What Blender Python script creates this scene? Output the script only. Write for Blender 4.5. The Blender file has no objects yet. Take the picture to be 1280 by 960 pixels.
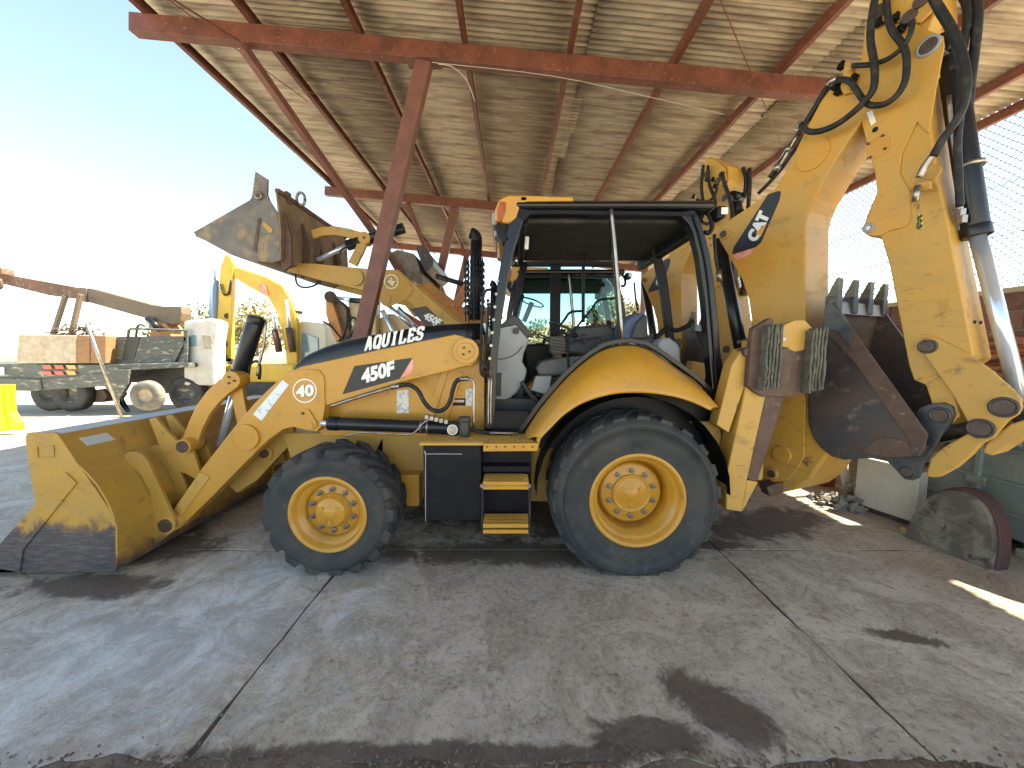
import bpy, bmesh, math, random
from mathutils import Vector, Matrix, noise
random.seed(7)
S = bpy.context.scene
C = S.collection
PI = math.pi
# ------------------------------------------------------------------ camera
CAM = Vector((0, 0, 1.68)); PITCH = math.radians(4.9); FPX = 465.0
cd = bpy.data.cameras.new('camera'); cam = bpy.data.objects.new('camera', cd); C.objects.link(cam)
cam.location = CAM; cam.rotation_euler = (PI/2 - PITCH, 0, 0)
cd.sensor_width = 36; cd.lens = 36*FPX/1280; cd.clip_start = 0.05; cd.clip_end = 2000
S.camera = cam
# ------------------------------------------------------------------ light
SUN_DIR = Vector((1.0, 0.20, 1.42)).normalized()          # towards the sun
w = bpy.data.worlds.new('World'); S.world = w; w.use_nodes = True
nt = w.node_tree; nt.nodes.clear()
o_ = nt.nodes.new('ShaderNodeOutputWorld'); bg = nt.nodes.new('ShaderNodeBackground'); sk = nt.nodes.new('ShaderNodeTexSky')
sk.sky_type = 'NISHITA'; sk.sun_disc = False
sk.sun_elevation = math.asin(SUN_DIR.z); sk.sun_rotation = math.atan2(SUN_DIR.x, SUN_DIR.y)
sk.dust_density = .35; sk.air_density = .85; sk.ozone_density = .3
bg.inputs['Strength'].default_value = 0.11
nt.links.new(sk.outputs[0], bg.inputs[0]); nt.links.new(bg.outputs[0], o_.inputs[0])
sd = bpy.data.lights.new('sun', 'SUN'); sd.energy = 5.0; sd.angle = math.radians(0.5); sd.color = (1, .95, .86)
sun = bpy.data.objects.new('sun', sd); C.objects.link(sun)
sun.rotation_euler = SUN_DIR.to_track_quat('Z', 'Y').to_euler()
S.view_settings.view_transform = 'Standard'; S.view_settings.look = 'None'
S.view_settings.exposure = 2.35; S.view_settings.gamma = 1; S.view_settings.use_curve_mapping = False
S.view_settings.use_white_balance = True; S.view_settings.white_balance_temperature = 7900; S.view_settings.white_balance_tint = 4
S.render.engine = 'CYCLES'
S.cycles.max_bounces = 10; S.cycles.diffuse_bounces = 5; S.cycles.transparent_max_bounces = 16
# ------------------------------------------------------------------ geometry helpers
_F = Vector((0, math.cos(PITCH), -math.sin(PITCH))); _U = Vector((0, math.sin(PITCH), math.cos(PITCH)))
def ray(px, py):
    return _F + (px-640)/FPX*Vector((1, 0, 0)) + (480-py)/FPX*_U
def P(px, py, Y):
    d = ray(px, py); return CAM + d*(Y/d.y)
def G(px, py, z=0.0):
    d = ray(px, py); return CAM + d*((z-CAM.z)/d.z)
class Plane:
    """a vertical plane; w points away from the camera (thickness direction)"""
    def __init__(s, pt, w): s.pt = Vector(pt); s.w = Vector(w).normalized()
    def __call__(s, px, py):
        d = ray(px, py); return CAM + d*((s.pt-CAM).dot(s.w)/d.dot(s.w))
    def off(s, k): return Plane(s.pt + s.w*k, s.w)
def PY(Y): return Plane((0, Y, 0), (0, 1, 0))

class M:
    """collects faces and links them as one mesh object"""
    def __init__(s): s.v = []; s.f = []; s.sm = []
    def add(s, vs, fs, smooth=False):
        b = len(s.v); s.v += [Vector(v) for v in vs]
        for f in fs: s.f.append([b+i for i in f]); s.sm.append(smooth)
        return s
    def box(s, c, d, R=None):
        hx, hy, hz = d[0]/2, d[1]/2, d[2]/2
        vs = [Vector((x, y, z)) for x in (-hx, hx) for y in (-hy, hy) for z in (-hz, hz)]
        if R is not None: vs = [R @ v for v in vs]
        c = Vector(c)
        return s.add([c+v for v in vs], [(0,1,3,2),(4,6,7,5),(0,4,5,1),(2,3,7,6),(0,2,6,4),(1,5,7,3)])
    def bb(s, a, b):
        return s.box([(a[i]+b[i])/2 for i in range(3)], [abs(b[i]-a[i]) for i in range(3)])
    def prism(s, pts, off):
        n = len(pts); off = Vector(off); pts = [Vector(p) for p in pts]
        fs = [tuple(range(n)), tuple(range(2*n-1, n-1, -1))]
        for i in range(n): j = (i+1) % n; fs.append((i, i+n, j+n, j))
        return s.add(pts + [p+off for p in pts], fs)
    def beam(s, a, b, wd, ht, up=(0,0,1)):
        a = Vector(a); b = Vector(b); d = (b-a).normalized(); u = Vector(up)
        sd_ = d.cross(u).normalized(); u = sd_.cross(d).normalized()
        q = [sd_*wd/2*i + u*ht/2*j for i, j in ((-1,-1),(1,-1),(1,1),(-1,1))]
        return s.add([a+k for k in q]+[b+k for k in q], [(3,2,1,0),(4,5,6,7),(0,1,5,4),(1,2,6,5),(2,3,7,6),(3,0,4,7)])
    def cyl(s, a, b, r, r2=None, n=20, caps=True, smooth=True):
        a = Vector(a); b = Vector(b); r2 = r if r2 is None else r2
        q = (b-a).to_track_quat('Z', 'Y').to_matrix()
        ring = [q @ Vector((math.cos(2*PI*i/n), math.sin(2*PI*i/n), 0)) for i in range(n)]
        s.add([a+k*r for k in ring]+[b+k*r2 for k in ring], [(i, (i+1) % n, n+(i+1) % n, n+i) for i in range(n)], smooth)
        if caps:
            s.add([a+k*r for k in ring], [tuple(range(n-1, -1, -1))]); s.add([b+k*r2 for k in ring], [tuple(range(n))])
        return s
    def tube(s, pts, r, n=8, smooth=True, sub=4, caps=True):
        pts = [Vector(p) for p in pts]
        if sub > 1 and len(pts) > 2:
            o = []; e = [pts[0]*2-pts[1]] + pts + [pts[-1]*2-pts[-2]]
            for i in range(1, len(e)-2):
                for k in range(sub):
                    t = k/sub; p0, p1, p2, p3 = e[i-1:i+3]
                    o.append(.5*((2*p1)+(p2-p0)*t+(2*p0-5*p1+4*p2-p3)*t*t+(3*p1-p0-3*p2+p3)*t**3))
            pts = o + [pts[-1]]
        vs = []; nrm = None
        for i, p in enumerate(pts):
            t = (pts[min(i+1, len(pts)-1)]-pts[max(i-1, 0)]).normalized()
            if nrm is None: nrm = t.orthogonal().normalized()
            nrm = (nrm - t*nrm.dot(t)).normalized(); bn = t.cross(nrm)
            vs += [p + (nrm*math.cos(2*PI*k/n)+bn*math.sin(2*PI*k/n))*r for k in range(n)]
        fs = [(i*n+k, i*n+(k+1) % n, (i+1)*n+(k+1) % n, (i+1)*n+k) for i in range(len(pts)-1) for k in range(n)]
        s.add(vs, fs, smooth)
        if caps: s.add(vs[:n], [tuple(range(n-1, -1, -1))]); s.add(vs[-n:], [tuple(range(n))])
        return s
    def lathe(s, c, prof, axis=(0,1,0), n=48, smooth=True):
        """prof: (along axis, radius)"""
        c = Vector(c); ax = Vector(axis).normalized(); u = ax.orthogonal().normalized(); v = ax.cross(u)
        vs = [c+ax*a+(u*math.cos(2*PI*k/n)+v*math.sin(2*PI*k/n))*r for a, r in prof for k in range(n)]
        fs = [(i*n+k, (i+1)*n+k, (i+1)*n+(k+1) % n, i*n+(k+1) % n) for i in range(len(prof)-1) for k in range(n)]
        return s.add(vs, fs, smooth)
    def build(s, name, mat, parent=None, bevel=0, fix=True, solid=0):
        org = Vector((0,0,0))
        if parent is not None:
            q = parent
            while q is not None: org += q.location; q = q.parent
        else:
            org = Vector(s.v[0])
        me = bpy.data.meshes.new(name)
        me.from_pydata([v-org for v in s.v], [], s.f)
        me.polygons.foreach_set('use_smooth', s.sm)
        if fix and len(s.f) < 20000:
            bm = bmesh.new(); bm.from_mesh(me)
            bmesh.ops.remove_doubles(bm, verts=bm.verts, dist=1e-5)
            bmesh.ops.recalc_face_normals(bm, faces=bm.faces); bm.to_mesh(me); bm.free()
        me.materials.append(mat)
        o = bpy.data.objects.new(name, me); C.objects.link(o)
        if parent is not None: o.parent = parent
        else: o.location = org
        if solid:
            m = o.modifiers.new('solid', 'SOLIDIFY'); m.thickness = solid; m.offset = 0
        if bevel:
            m = o.modifiers.new('bevel', 'BEVEL'); m.width = bevel; m.segments = 2; m.limit_method = 'ANGLE'
            m.angle_limit = math.radians(40)
        return o
def tag(o, label=None, cat=None, group=None, kind=None):
    if label: o['label'] = label
    if cat: o['category'] = cat
    if group: o['group'] = group
    if kind: o['kind'] = kind
    return o
def thing(name, loc, label, cat, group=None, kind=None):
    o = bpy.data.objects.new(name, None); C.objects.link(o); o.location = loc; o.empty_display_size = .2
    return tag(o, label, cat, group, kind)
def share(src, name, parent, loc, rot=(0,0,0), sc=(1,1,1)):
    o = src.copy(); o.name = name; C.objects.link(o); o.parent = parent; o.location = loc; o.rotation_euler = rot; o.scale = sc
    return o
def plate(name, pl, px, t, mat, parent, bevel=.006, off=0.0):
    """outline given in pixels, laid on a plane of the place, with real thickness t away from the camera"""
    q = pl.off(off) if off else pl
    return M().prism([q(x, y) for x, y in px], q.w*t).build(name, mat, parent, bevel)
def pin(pl, px, py, r, l, m=None, off=-.02):
    m = m or M(); a = pl(px, py)+pl.w*off; m.cyl(a, a+pl.w*l, r, n=18); return m
def ringpts(pl, px, py, rpx, n=28):
    return [(px+rpx*math.cos(2*PI*i/n), py+rpx*math.sin(2*PI*i/n)) for i in range(n)]
# ------------------------------------------------------------------ materials
MATS = {}
def mk(name, col, rough=.5, metal=0, col2=None, scale=3.0, amt=1.0, lo=.35, hi=.65, col3=None, scale3=14.0, lo3=.55, hi3=.68,
       bump=.0, bscale=40, coat=0, stretch=(1,1,1), rough2=None, rand=0, zwear=None, detail=8, spec=None, scr=0):
    m = bpy.data.materials.new(name); m.use_nodes = True; t = m.node_tree; N = t.nodes; L = t.links
    b = N['Principled BSDF']; b.inputs['Roughness'].default_value = rough; b.inputs['Metallic'].default_value = metal
    b.inputs['Base Color'].default_value = (*col, 1)
    if coat: b.inputs['Coat Weight'].default_value = coat; b.inputs['Coat Roughness'].default_value = .12
    if spec is not None: b.inputs['Specular IOR Level'].default_value = spec
    tc = N.new('ShaderNodeTexCoord'); mp = N.new('ShaderNodeMapping'); mp.inputs['Scale'].default_value = stretch
    L.new(tc.outputs['Object'], mp.inputs[0]); cur = None
    def nz(sc, lo, hi, det=detail, dist=.4):
        n = N.new('ShaderNodeTexNoise'); n.inputs['Scale'].default_value = sc; n.inputs['Detail'].default_value = det
        n.inputs['Roughness'].default_value = .62; n.inputs['Distortion'].default_value = dist
        L.new(mp.outputs[0], n.inputs['Vector'])
        r = N.new('ShaderNodeMapRange'); r.inputs[1].default_value = lo; r.inputs[2].default_value = hi
        L.new(n.outputs['Fac'], r.inputs[0]); return n, r
    def mix(fac, a, bcol):
        x = N.new('ShaderNodeMix'); x.data_type = 'RGBA'
        L.new(fac, x.inputs[0])
        if isinstance(a, tuple): x.inputs[6].default_value = (*a, 1)
        else: L.new(a, x.inputs[6])
        x.inputs[7].default_value = (*bcol, 1); return x.outputs[2]
    cur = col
    if col2:
        n, r = nz(scale, lo, hi); r.inputs[4].default_value = amt
        cur = mix(r.outputs[0], cur, col2)
        if rough2 is not None:
            rr = N.new('ShaderNodeMapRange'); rr.inputs[3].default_value = rough; rr.inputs[4].default_value = rough2
            L.new(r.outputs[0], rr.inputs[0]); L.new(rr.outputs[0], b.inputs['Roughness'])
    if col3:
        n3, r3 = nz(scale3, lo3, hi3); cur = mix(r3.outputs[0], cur, col3)
    if scr:     # hairline scratches, chips and smeared grime
        def lay(sc, st, rot, a0, a1, c_, amt_, dist=.6):
            nonlocal cur
            m2 = N.new('ShaderNodeMapping'); m2.inputs['Scale'].default_value = st; m2.inputs['Rotation'].default_value = rot; L.new(tc.outputs['Object'], m2.inputs[0])
            n2 = N.new('ShaderNodeTexNoise'); n2.inputs['Scale'].default_value = sc; n2.inputs['Detail'].default_value = 10; n2.inputs['Roughness'].default_value = .72; n2.inputs['Distortion'].default_value = dist
            L.new(m2.outputs[0], n2.inputs['Vector']); r2 = N.new('ShaderNodeMapRange'); r2.inputs[1].default_value = a0; r2.inputs[2].default_value = a1; r2.inputs[4].default_value = amt_*scr
            L.new(n2.outputs['Fac'], r2.inputs[0]); cur = mix(r2.outputs[0], cur, c_); return r2.outputs[0]
        lay(1.3, (1,1,.6), (0,0,0), .42, .62, (.50,.33,.12), .35)
        g1 = lay(3.5, (1,1,2.2), (0,.3,0), .56, .70, (.20,.125,.06), .6)
        lay(3, (2,2,14), (.2,.9,0), .63, .67, (.13,.075,.04), .8, .2)
        lay(22, (1,1,1), (0,0,0), .67, .71, (.10,.06,.035), .8)
        if rough2 is None:
            ro = N.new('ShaderNodeMapRange'); ro.inputs[1].default_value = 0; ro.inputs[2].default_value = .5; ro.inputs[3].default_value = rough; ro.inputs[4].default_value = .75
            L.new(g1, ro.inputs[0]); L.new(ro.outputs[0], b.inputs['Roughness'])
    if zwear:   # paint worn away below a ragged line at height z0 (world z), colour wc
        z0, wc, wd = zwear
        g = N.new('ShaderNodeNewGeometry'); sp = N.new('ShaderNodeSeparateXYZ'); L.new(g.outputs['Position'], sp.inputs[0])
        n4, r4 = nz(7, 0, 1, dist=1.2)
        ad = N.new('ShaderNodeMath'); ad.operation = 'MULTIPLY_ADD'; ad.inputs[1].default_value = .42
        L.new(n4.outputs['Fac'], ad.inputs[0]); L.new(sp.outputs[2], ad.inputs[2])
        rr = N.new('ShaderNodeMapRange'); rr.inputs[1].default_value = z0+wd; rr.inputs[2].default_value = z0-wd
        L.new(ad.outputs[0], rr.inputs[0])
        _, r6 = nz(3, .40, .62); _, r7 = nz(1.0, .5, .8)
        mp2 = N.new('ShaderNodeMapping'); mp2.inputs['Scale'].default_value = (6, 6, 40); mp2.inputs['Rotation'].default_value = (0, .5, 0); L.new(tc.outputs['Object'], mp2.inputs[0])
        ns = N.new('ShaderNodeTexNoise'); ns.inputs['Scale'].default_value = 1.6; ns.inputs['Detail'].default_value = 10; L.new(mp2.outputs[0], ns.inputs['Vector'])
        rs_ = N.new('ShaderNodeMapRange'); rs_.inputs[1].default_value = .45; rs_.inputs[2].default_value = .75; rs_.inputs[4].default_value = .8; L.new(ns.outputs['Fac'], rs_.inputs[0])
        w1_ = mix(r6.outputs[0], wc, (.045,.045,.055)); w2_ = mix(rs_.outputs[0], w1_, (.15,.13,.13))
        fin = N.new('ShaderNodeMix'); fin.data_type = 'RGBA'; L.new(rr.outputs[0], fin.inputs[0])
        if isinstance(cur, tuple): fin.inputs[6].default_value = (*cur, 1)
        else: L.new(cur, fin.inputs[6])
        # a brown rusty fringe just above the bare steel
        fr_ = N.new('ShaderNodeMapRange'); fr_.inputs[1].default_value = z0+wd*2.2; fr_.inputs[2].default_value = z0+wd*.4; fr_.inputs[4].default_value = .75; L.new(ad.outputs[0], fr_.inputs[0])
        cu2 = mix(fr_.outputs[0], cur, (.19,.085,.035)); L.new(cu2, fin.inputs[6])
        L.new(w2_, fin.inputs[7]); cur = fin.outputs[2]
    if rand:
        oi = N.new('ShaderNodeObjectInfo'); hs = N.new('ShaderNodeHueSaturation')
        rr = N.new('ShaderNodeMapRange'); rr.inputs[3].default_value = 1-rand; rr.inputs[4].default_value = 1+rand
        L.new(oi.outputs['Random'], rr.inputs[0]); L.new(rr.outputs[0], hs.inputs['Value'])
        if isinstance(cur, tuple): hs.inputs['Color'].default_value = (*cur, 1)
        else: L.new(cur, hs.inputs['Color'])
        cur = hs.outputs[0]
    if not isinstance(cur, tuple): L.new(cur, b.inputs['Base Color'])
    if bump:
        n5, _ = nz(bscale, 0, 1); bp = N.new('ShaderNodeBump'); bp.inputs['Strength'].default_value = bump; bp.inputs['Distance'].default_value = .01
        L.new(n5.outputs['Fac'], bp.inputs['Height']); L.new(bp.outputs[0], b.inputs['Normal'])
    MATS[name] = m; return m
YEL = (.56, .268, .028)
yellow = mk('yellow_paint', YEL, .38, col2=(.45,.215,.026), scale=2.2, amt=.7, col3=(.27,.16,.06), scale3=5, lo3=.60, hi3=.80, coat=.15, bump=.04, bscale=30, scr=.55)
yellow_worn = mk('worn_yellow_paint', (.55,.29,.045), .5, col2=(.45,.26,.065), scale=5, amt=.8, lo=.42, hi=.68, col3=(.16,.08,.045), scale3=9, lo3=.62, hi3=.70, bump=.12, bscale=25, scr=1.0)
yellow_bucket = mk('bucket_yellow_paint', (.50,.26,.035), .5, col2=(.40,.24,.06), scale=6, amt=.8, col3=(.13,.07,.05), scale3=8, lo3=.66, hi3=.72, bump=.1, bscale=25, scr=.8,
                   zwear=(.60, (.075,.06,.062), .035))
yellow_boom = mk('dusty_boom_paint', (.58,.28,.032), .45, col2=(.50,.30,.075), scale=3.2, amt=.8, lo=.40, hi=.68, col3=(.28,.17,.07), scale3=7, lo3=.63, hi3=.78, coat=.05, bump=.07, bscale=22, scr=.85)
yellow_dim = mk('dusty_yellow_paint', (.50,.27,.04), .55, col2=(.36,.22,.07), scale=3, amt=.8, col3=(.2,.12,.06), scale3=8, lo3=.6, hi3=.75, bump=.08, bscale=25, scr=.8)
black_paint = mk('black_paint', (.005,.006,.010), .22, col2=(.010,.011,.013), scale=4, spec=.4, bump=.02)
black_sat = mk('satin_black_steel', (.006,.007,.012), .40, spec=.18, col2=(.013,.013,.015), scale=6, col3=(.035,.03,.027), scale3=20, lo3=.66, hi3=.74)
cyl_black = mk('cylinder_black', (.006,.008,.013), .3, col2=(.014,.016,.02), scale=8, spec=.4)
chrome = mk('chrome_rod', (.62,.70,.82), .16, .6)
steel = mk('bare_steel', (.42,.40,.38), .35, .9, col2=(.25,.22,.2), scale=12)
pinm = mk('pin_steel', (.11,.07,.06), .5, .2, col2=(.06,.04,.035), scale=15)
rubber_hose = mk('hose_rubber', (.014,.015,.018), .55, col2=(.045,.042,.038), scale=15, lo=.5, spec=.3)
tyre_m = mk('tyre_rubber', (.024,.029,.036), .6, spec=.3, col2=(.062,.059,.055), scale=3.5, amt=.9, col3=(.10,.09,.075), scale3=9, lo3=.58, hi3=.8, bump=.25, bscale=35)
dark_steel = mk('worn_bucket_steel', (.095,.065,.055), .48, .3, col2=(.055,.052,.060), scale=3.5, amt=1, col3=(.22,.17,.14), scale3=9, lo3=.56, hi3=.74, bump=.15, bscale=22)
blue_steel = mk('blued_steel', (.03,.04,.055), .42, .4, col2=(.09,.085,.08), scale=7, bump=.12)
brown_steel = mk('brown_rusty_steel', (.13,.082,.06), .65, .2, col2=(.09,.05,.04), scale=9, col3=(.3,.2,.12), scale3=16, lo3=.6, hi3=.75, bump=.15)
grey_steel = mk('grey_worn_steel', (.20,.20,.22), .42, .5, col2=(.28,.22,.16), scale=5, col3=(.35,.27,.15), scale3=6, lo3=.58, hi3=.66, bump=.1)
white = mk('white_vinyl', (.85,.85,.85), .5)
decal_black = mk('decal_black', (.010,.011,.015), .4)
pink = mk('decal_faded_red', (.75,.20,.17), .5, col2=(.8,.45,.38), scale=9)
orange_lamp = mk('orange_lens', (.30,.045,.012), .3, col2=(.42,.10,.02), scale=12)
grey_plastic = mk('grey_plastic', (.34,.36,.38), .55, col2=(.28,.29,.30), scale=5)
dark_plastic = mk('dark_plastic', (.025,.028,.032), .5, col2=(.045,.045,.045), scale=8)
yellow_shell = mk('bucket_back_paint', (.46,.255,.042), .5, col2=(.37,.22,.05), scale=5, col3=(.16,.085,.05), scale3=7, lo3=.60, hi3=.74, bump=.1, bscale=25, scr=.7,
                   zwear=(.33, (.07,.05,.05), .06))
blue_fabric = mk('blue_grey_fabric', (.10,.14,.24), .9, col2=(.06,.08,.14), scale=10)
beam_red = mk('red_oxide_paint', (.20,.064,.042), .55, col2=(.11,.038,.027), scale=4, col3=(.34,.20,.14), scale3=26, lo3=.60, hi3=.72, bump=.08, stretch=(1,1,1))
post_red = mk('faded_red_paint', (.19,.078,.062), .6, col2=(.14,.055,.045), scale=5, col3=(.5,.4,.36), scale3=30, lo3=.7, hi3=.76, bump=.05)
sheet_m = mk('weathered_roof_sheet', (.45,.375,.285), .6, col2=(.17,.125,.09), scale=2.4, amt=.9, lo=.42, hi=.66, col3=(.12,.06,.04), scale3=5, lo3=.64, hi3=.72, rand=.16, stretch=(.5,3,1), bump=.05)
gasm = mk('brown_wood_post', (.2,.12,.08), .8, col2=(.12,.07,.05), scale=9)
# ================================================================== SETTING
def concrete():
    m = bpy.data.materials.new('stained_concrete'); m.use_nodes = True; t = m.node_tree; N = t.nodes; L = t.links
    b = N['Principled BSDF']; g = N.new('ShaderNodeNewGeometry')
    def noise_(sc, det=8, dist=0, rough=.6, st=None, typ=None):
        n = N.new('ShaderNodeTexNoise'); n.inputs['Scale'].default_value = sc; n.inputs['Detail'].default_value = det
        n.inputs['Distortion'].default_value = dist; n.inputs['Roughness'].default_value = rough
        src = g.outputs['Position']
        if st:
            mp = N.new('ShaderNodeMapping'); mp.inputs['Scale'].default_value = st; mp.inputs['Rotation'].default_value = (0,0,.25)
            L.new(src, mp.inputs[0]); src = mp.outputs[0]
        L.new(src, n.inputs['Vector']); return n.outputs['Fac']
    def rng(x, a, b_, c=0, d=1):
        r = N.new('ShaderNodeMapRange'); r.interpolation_type = 'SMOOTHSTEP'
        for i, v in ((1,a),(2,b_),(3,c),(4,d)): r.inputs[i].default_value = v
        L.new(x, r.inputs[0]); return r.outputs[0]
    def mix(f, a, b_):
        x = N.new('ShaderNodeMix'); x.data_type = 'RGBA'
        if isinstance(f, float): x.inputs[0].default_value = f
        else: L.new(f, x.inputs[0])
        for i, v in ((6,a),(7,b_)):
            if isinstance(v, tuple): x.inputs[i].default_value = (*v,1)
            else: L.new(v, x.inputs[i])
        return x.outputs[2]
    def mul(a, b_):
        x = N.new('ShaderNodeMath'); x.operation = 'MULTIPLY'; L.new(a, x.inputs[0])
        if isinstance(b_, float): x.inputs[1].default_value = b_
        else: L.new(b_, x.inputs[1])
        return x.outputs[0]
    def blob(cx, cy, rx, ry, rot=0, edge=.45):
        mp = N.new('ShaderNodeMapping'); mp.vector_type = 'TEXTURE'
        mp.inputs['Location'].default_value = (cx, cy, 0); mp.inputs['Rotation'].default_value = (0,0,rot); mp.inputs['Scale'].default_value = (rx, ry, 1)
        L.new(g.outputs['Position'], mp.inputs[0])
        ln = N.new('ShaderNodeVectorMath'); ln.operation = 'LENGTH'
        sz = N.new('ShaderNodeVectorMath'); sz.operation = 'MULTIPLY'; sz.inputs[1].default_value = (1,1,0)
        L.new(mp.outputs[0], sz.inputs[0]); L.new(sz.outputs[0], ln.inputs[0])
        nn = noise_(4.5, 10, 1.1, .72)
        a = N.new('ShaderNodeMath'); a.operation = 'MULTIPLY_ADD'; a.inputs[1].default_value = 2.2
        L.new(nn, a.inputs[0]); L.new(ln.outputs['Value'], a.inputs[2])
        return rng(a.outputs[0], 2.15, 2.15-edge)
    big = rng(noise_(.55, 5, .3), .38, .62)
    mid = rng(noise_(2.6, 12, .8, .78), .40, .60)
    fine = noise_(30, 10, .4, .8)
    streak = rng(noise_(5, 8, .8, .7, (1.4, .55, 1)), .5, .68)
    col = mix(mid, (.38,.315,.24), (.66,.585,.48))
    col = mix(mul(big, .5), col, (.36,.29,.23))
    col = mix(mul(streak, .55), col, (.46,.44,.41))
    col = mix(mul(rng(noise_(7, 8, 1.8, .75), .57, .68), .8), col, (.15,.10,.07))
    col = mix(mul(rng(noise_(16, 8, 1.0, .75), .56, .66), .4), col, (.66,.64,.60))
    col = mix(mul(rng(fine, .50, .62), .5), col, (.60,.56,.50))
    col = mix(mul(rng(fine, .48, .38), .5), col, (.12,.09,.07))
    # wet glossy band at left, bluish sky sheen painted into its colour
    damp_sheen = blob(-2.1, 2.05, 1.55, 1.15, .3, 1.1)
    col = mix(mul(damp_sheen, .85), col, mix(mid, (.47,.50,.52), (.76,.81,.85)))
    # oil and mud stains, and a broad dark patch under the machine
    for a in ((.98,1.62,.30,.17,-.5),(.62,1.50,.30,.10,0),(2.33,2.06,.22,.06,-.25),(-3.0,2.55,.7,.16,0),(-.4,1.42,1.3,.06,0),
              (2.5,3.55,.9,.35,.3),(.35,4.1,2.1,.95,0),(.2,3.0,1.7,.22,0),(-3.3,3.4,.5,.2,0),(1.75,3.12,.35,.1,0),(-3.2,3.1,.8,.3,0)):
        col = mix(mul(blob(*a), .85), col, (.085,.058,.043))
    # hairline cracks
    vo = N.new('ShaderNodeTexVoronoi'); vo.feature = 'DISTANCE_TO_EDGE'; vo.inputs['Scale'].default_value = .55
    wv = N.new('ShaderNodeTexNoise'); wv.inputs['Scale'].default_value = 2.2; wv.inputs['Detail'].default_value = 7; L.new(g.outputs['Position'], wv.inputs['Vector'])
    va = N.new('ShaderNodeVectorMath'); va.operation = 'MULTIPLY_ADD'; va.inputs[1].default_value = (.5,.5,0); L.new(wv.outputs['Color'], va.inputs[0]); L.new(g.outputs['Position'], va.inputs[2])
    L.new(va.outputs[0], vo.inputs['Vector'])
    ck = mul(rng(vo.outputs['Distance'], .007, .001), rng(noise_(.8, 3), .50, .58)); col = mix(mul(ck, .75), col, (.06,.04,.03))
    L.new(col, b.inputs['Base Color'])
    r = mix(damp_sheen, (.62,.62,.62), mix(rng(noise_(3.5,8,.8), .42, .6), (.26,.26,.26), (.6,.6,.6)))
    rr = mix(mul(rng(fine,.3,.7),.3), r, (.8,.8,.8)); L.new(rr, b.inputs['Roughness'])
    bp = N.new('ShaderNodeBump'); bp.inputs['Strength'].default_value = .8; bp.inputs['Distance'].default_value = .012
    ad = N.new('ShaderNodeMath'); ad.operation = 'ADD'; L.new(noise_(9,10,.6,.7), ad.inputs[0]); L.new(fine, ad.inputs[1])
    L.new(ad.outputs[0], bp.inputs['Height']); L.new(bp.outputs[0], b.inputs['Normal'])
    return m
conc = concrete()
soil = mk('dry_soil', (.50,.44,.35), .95, col2=(.38,.32,.25), scale=1.2, col3=(.55,.50,.42), scale3=9, bump=.6, bscale=8)
dirt = mk('dark_joint_dirt', (.085,.055,.04), .95, col2=(.15,.11,.08), scale=9, bump=.6, bscale=30)
# ground: one sheet to the horizon
gm = M(); R_ = 600
gm.add([(-R_,-60,-.06),(R_,-60,-.06),(R_,R_,-.06),(-R_,R_,-.06)], [(0,1,2,3)])
ground = tag(gm.build('ground', soil), kind='structure')
fb = M().bb((-9.3,-2.4,-.05),(5.6,17.5,-.0085)); floor = tag(fb.build('floor', dirt), kind='structure')
# slabs, cast one by one; the joints between them stand open
def slab(x0, x1, y0, y1, rough_front=False):
    rs = random.Random(int((x0*31+y0*57)*10))
    def jag(a, b, n, amp, ax):
        o = []
        for i in range(n):
            t = i/n; p = Vector(a).lerp(Vector(b), t); k = (noise.noise(Vector((p.x*3.1, p.y*3.1, x0+y0)))+.6*noise.noise(Vector((p.x*11, p.y*11, 3))))*amp
            p[ax] += k if 0 < i else 0; o.append(p)
        return o
    g_ = .007
    a, b, c, d = (x0+g_,y0+g_,-.03), (x1-g_,y0+g_,-.03), (x1-g_,y1-g_,-.03), (x0+g_,y1-g_,-.03)
    o = jag(a, b, 60 if rough_front else 30, .05 if rough_front else .006, 1) + jag(b, c, 60, .012, 0) + jag(c, d, 30, .008, 1) + jag(d, a, 60, .012, 0)
    bm = M().prism([(p.x, p.y, 0) for p in o], (0,0,-.04))
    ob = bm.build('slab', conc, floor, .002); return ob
xs = [-9.2, -7.55, -4.45, -1.35, 1.76, 4.87, 5.55]; ys = [-2.3, 1.33, 3.04, 6.6, 10.2, 13.8, 17.4]
for i in range(len(xs)-1):
    for j in range(len(ys)-1):
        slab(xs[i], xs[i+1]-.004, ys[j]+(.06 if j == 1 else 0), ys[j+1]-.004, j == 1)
# packed dirt where the slab has broken away along the near edge
dm = M(); nx, ny = 150, 14
for j in range(ny+1):
    for i in range(nx+1):
        x = -3.2+6.4*i/nx; y = 1.18+.30*j/ny; f = noise.noise(Vector((x*2.3, y*6, 1)))+.5*noise.noise(Vector((x*9, y*14, 5)))+.25*noise.noise(Vector((x*30, y*40, 5)))
        dm.v.append(Vector((x, y, -.004+.012*f - max(0,(y-1.40-.045*noise.noise(Vector((x*1.7,2,2)))))*.30)))
for j in range(ny):
    for i in range(nx): a = j*(nx+1)+i; dm.f.append([a,a+1,a+nx+2,a+nx+1]); dm.sm.append(True)
dm.build('packed_dirt', mk('packed_brown_dirt', (.12,.08,.055), .95, col2=(.22,.18,.14), scale=9, col3=(.33,.29,.24), scale3=22, lo3=.6, hi3=.7, bump=.9, bscale=40), floor)
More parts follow.
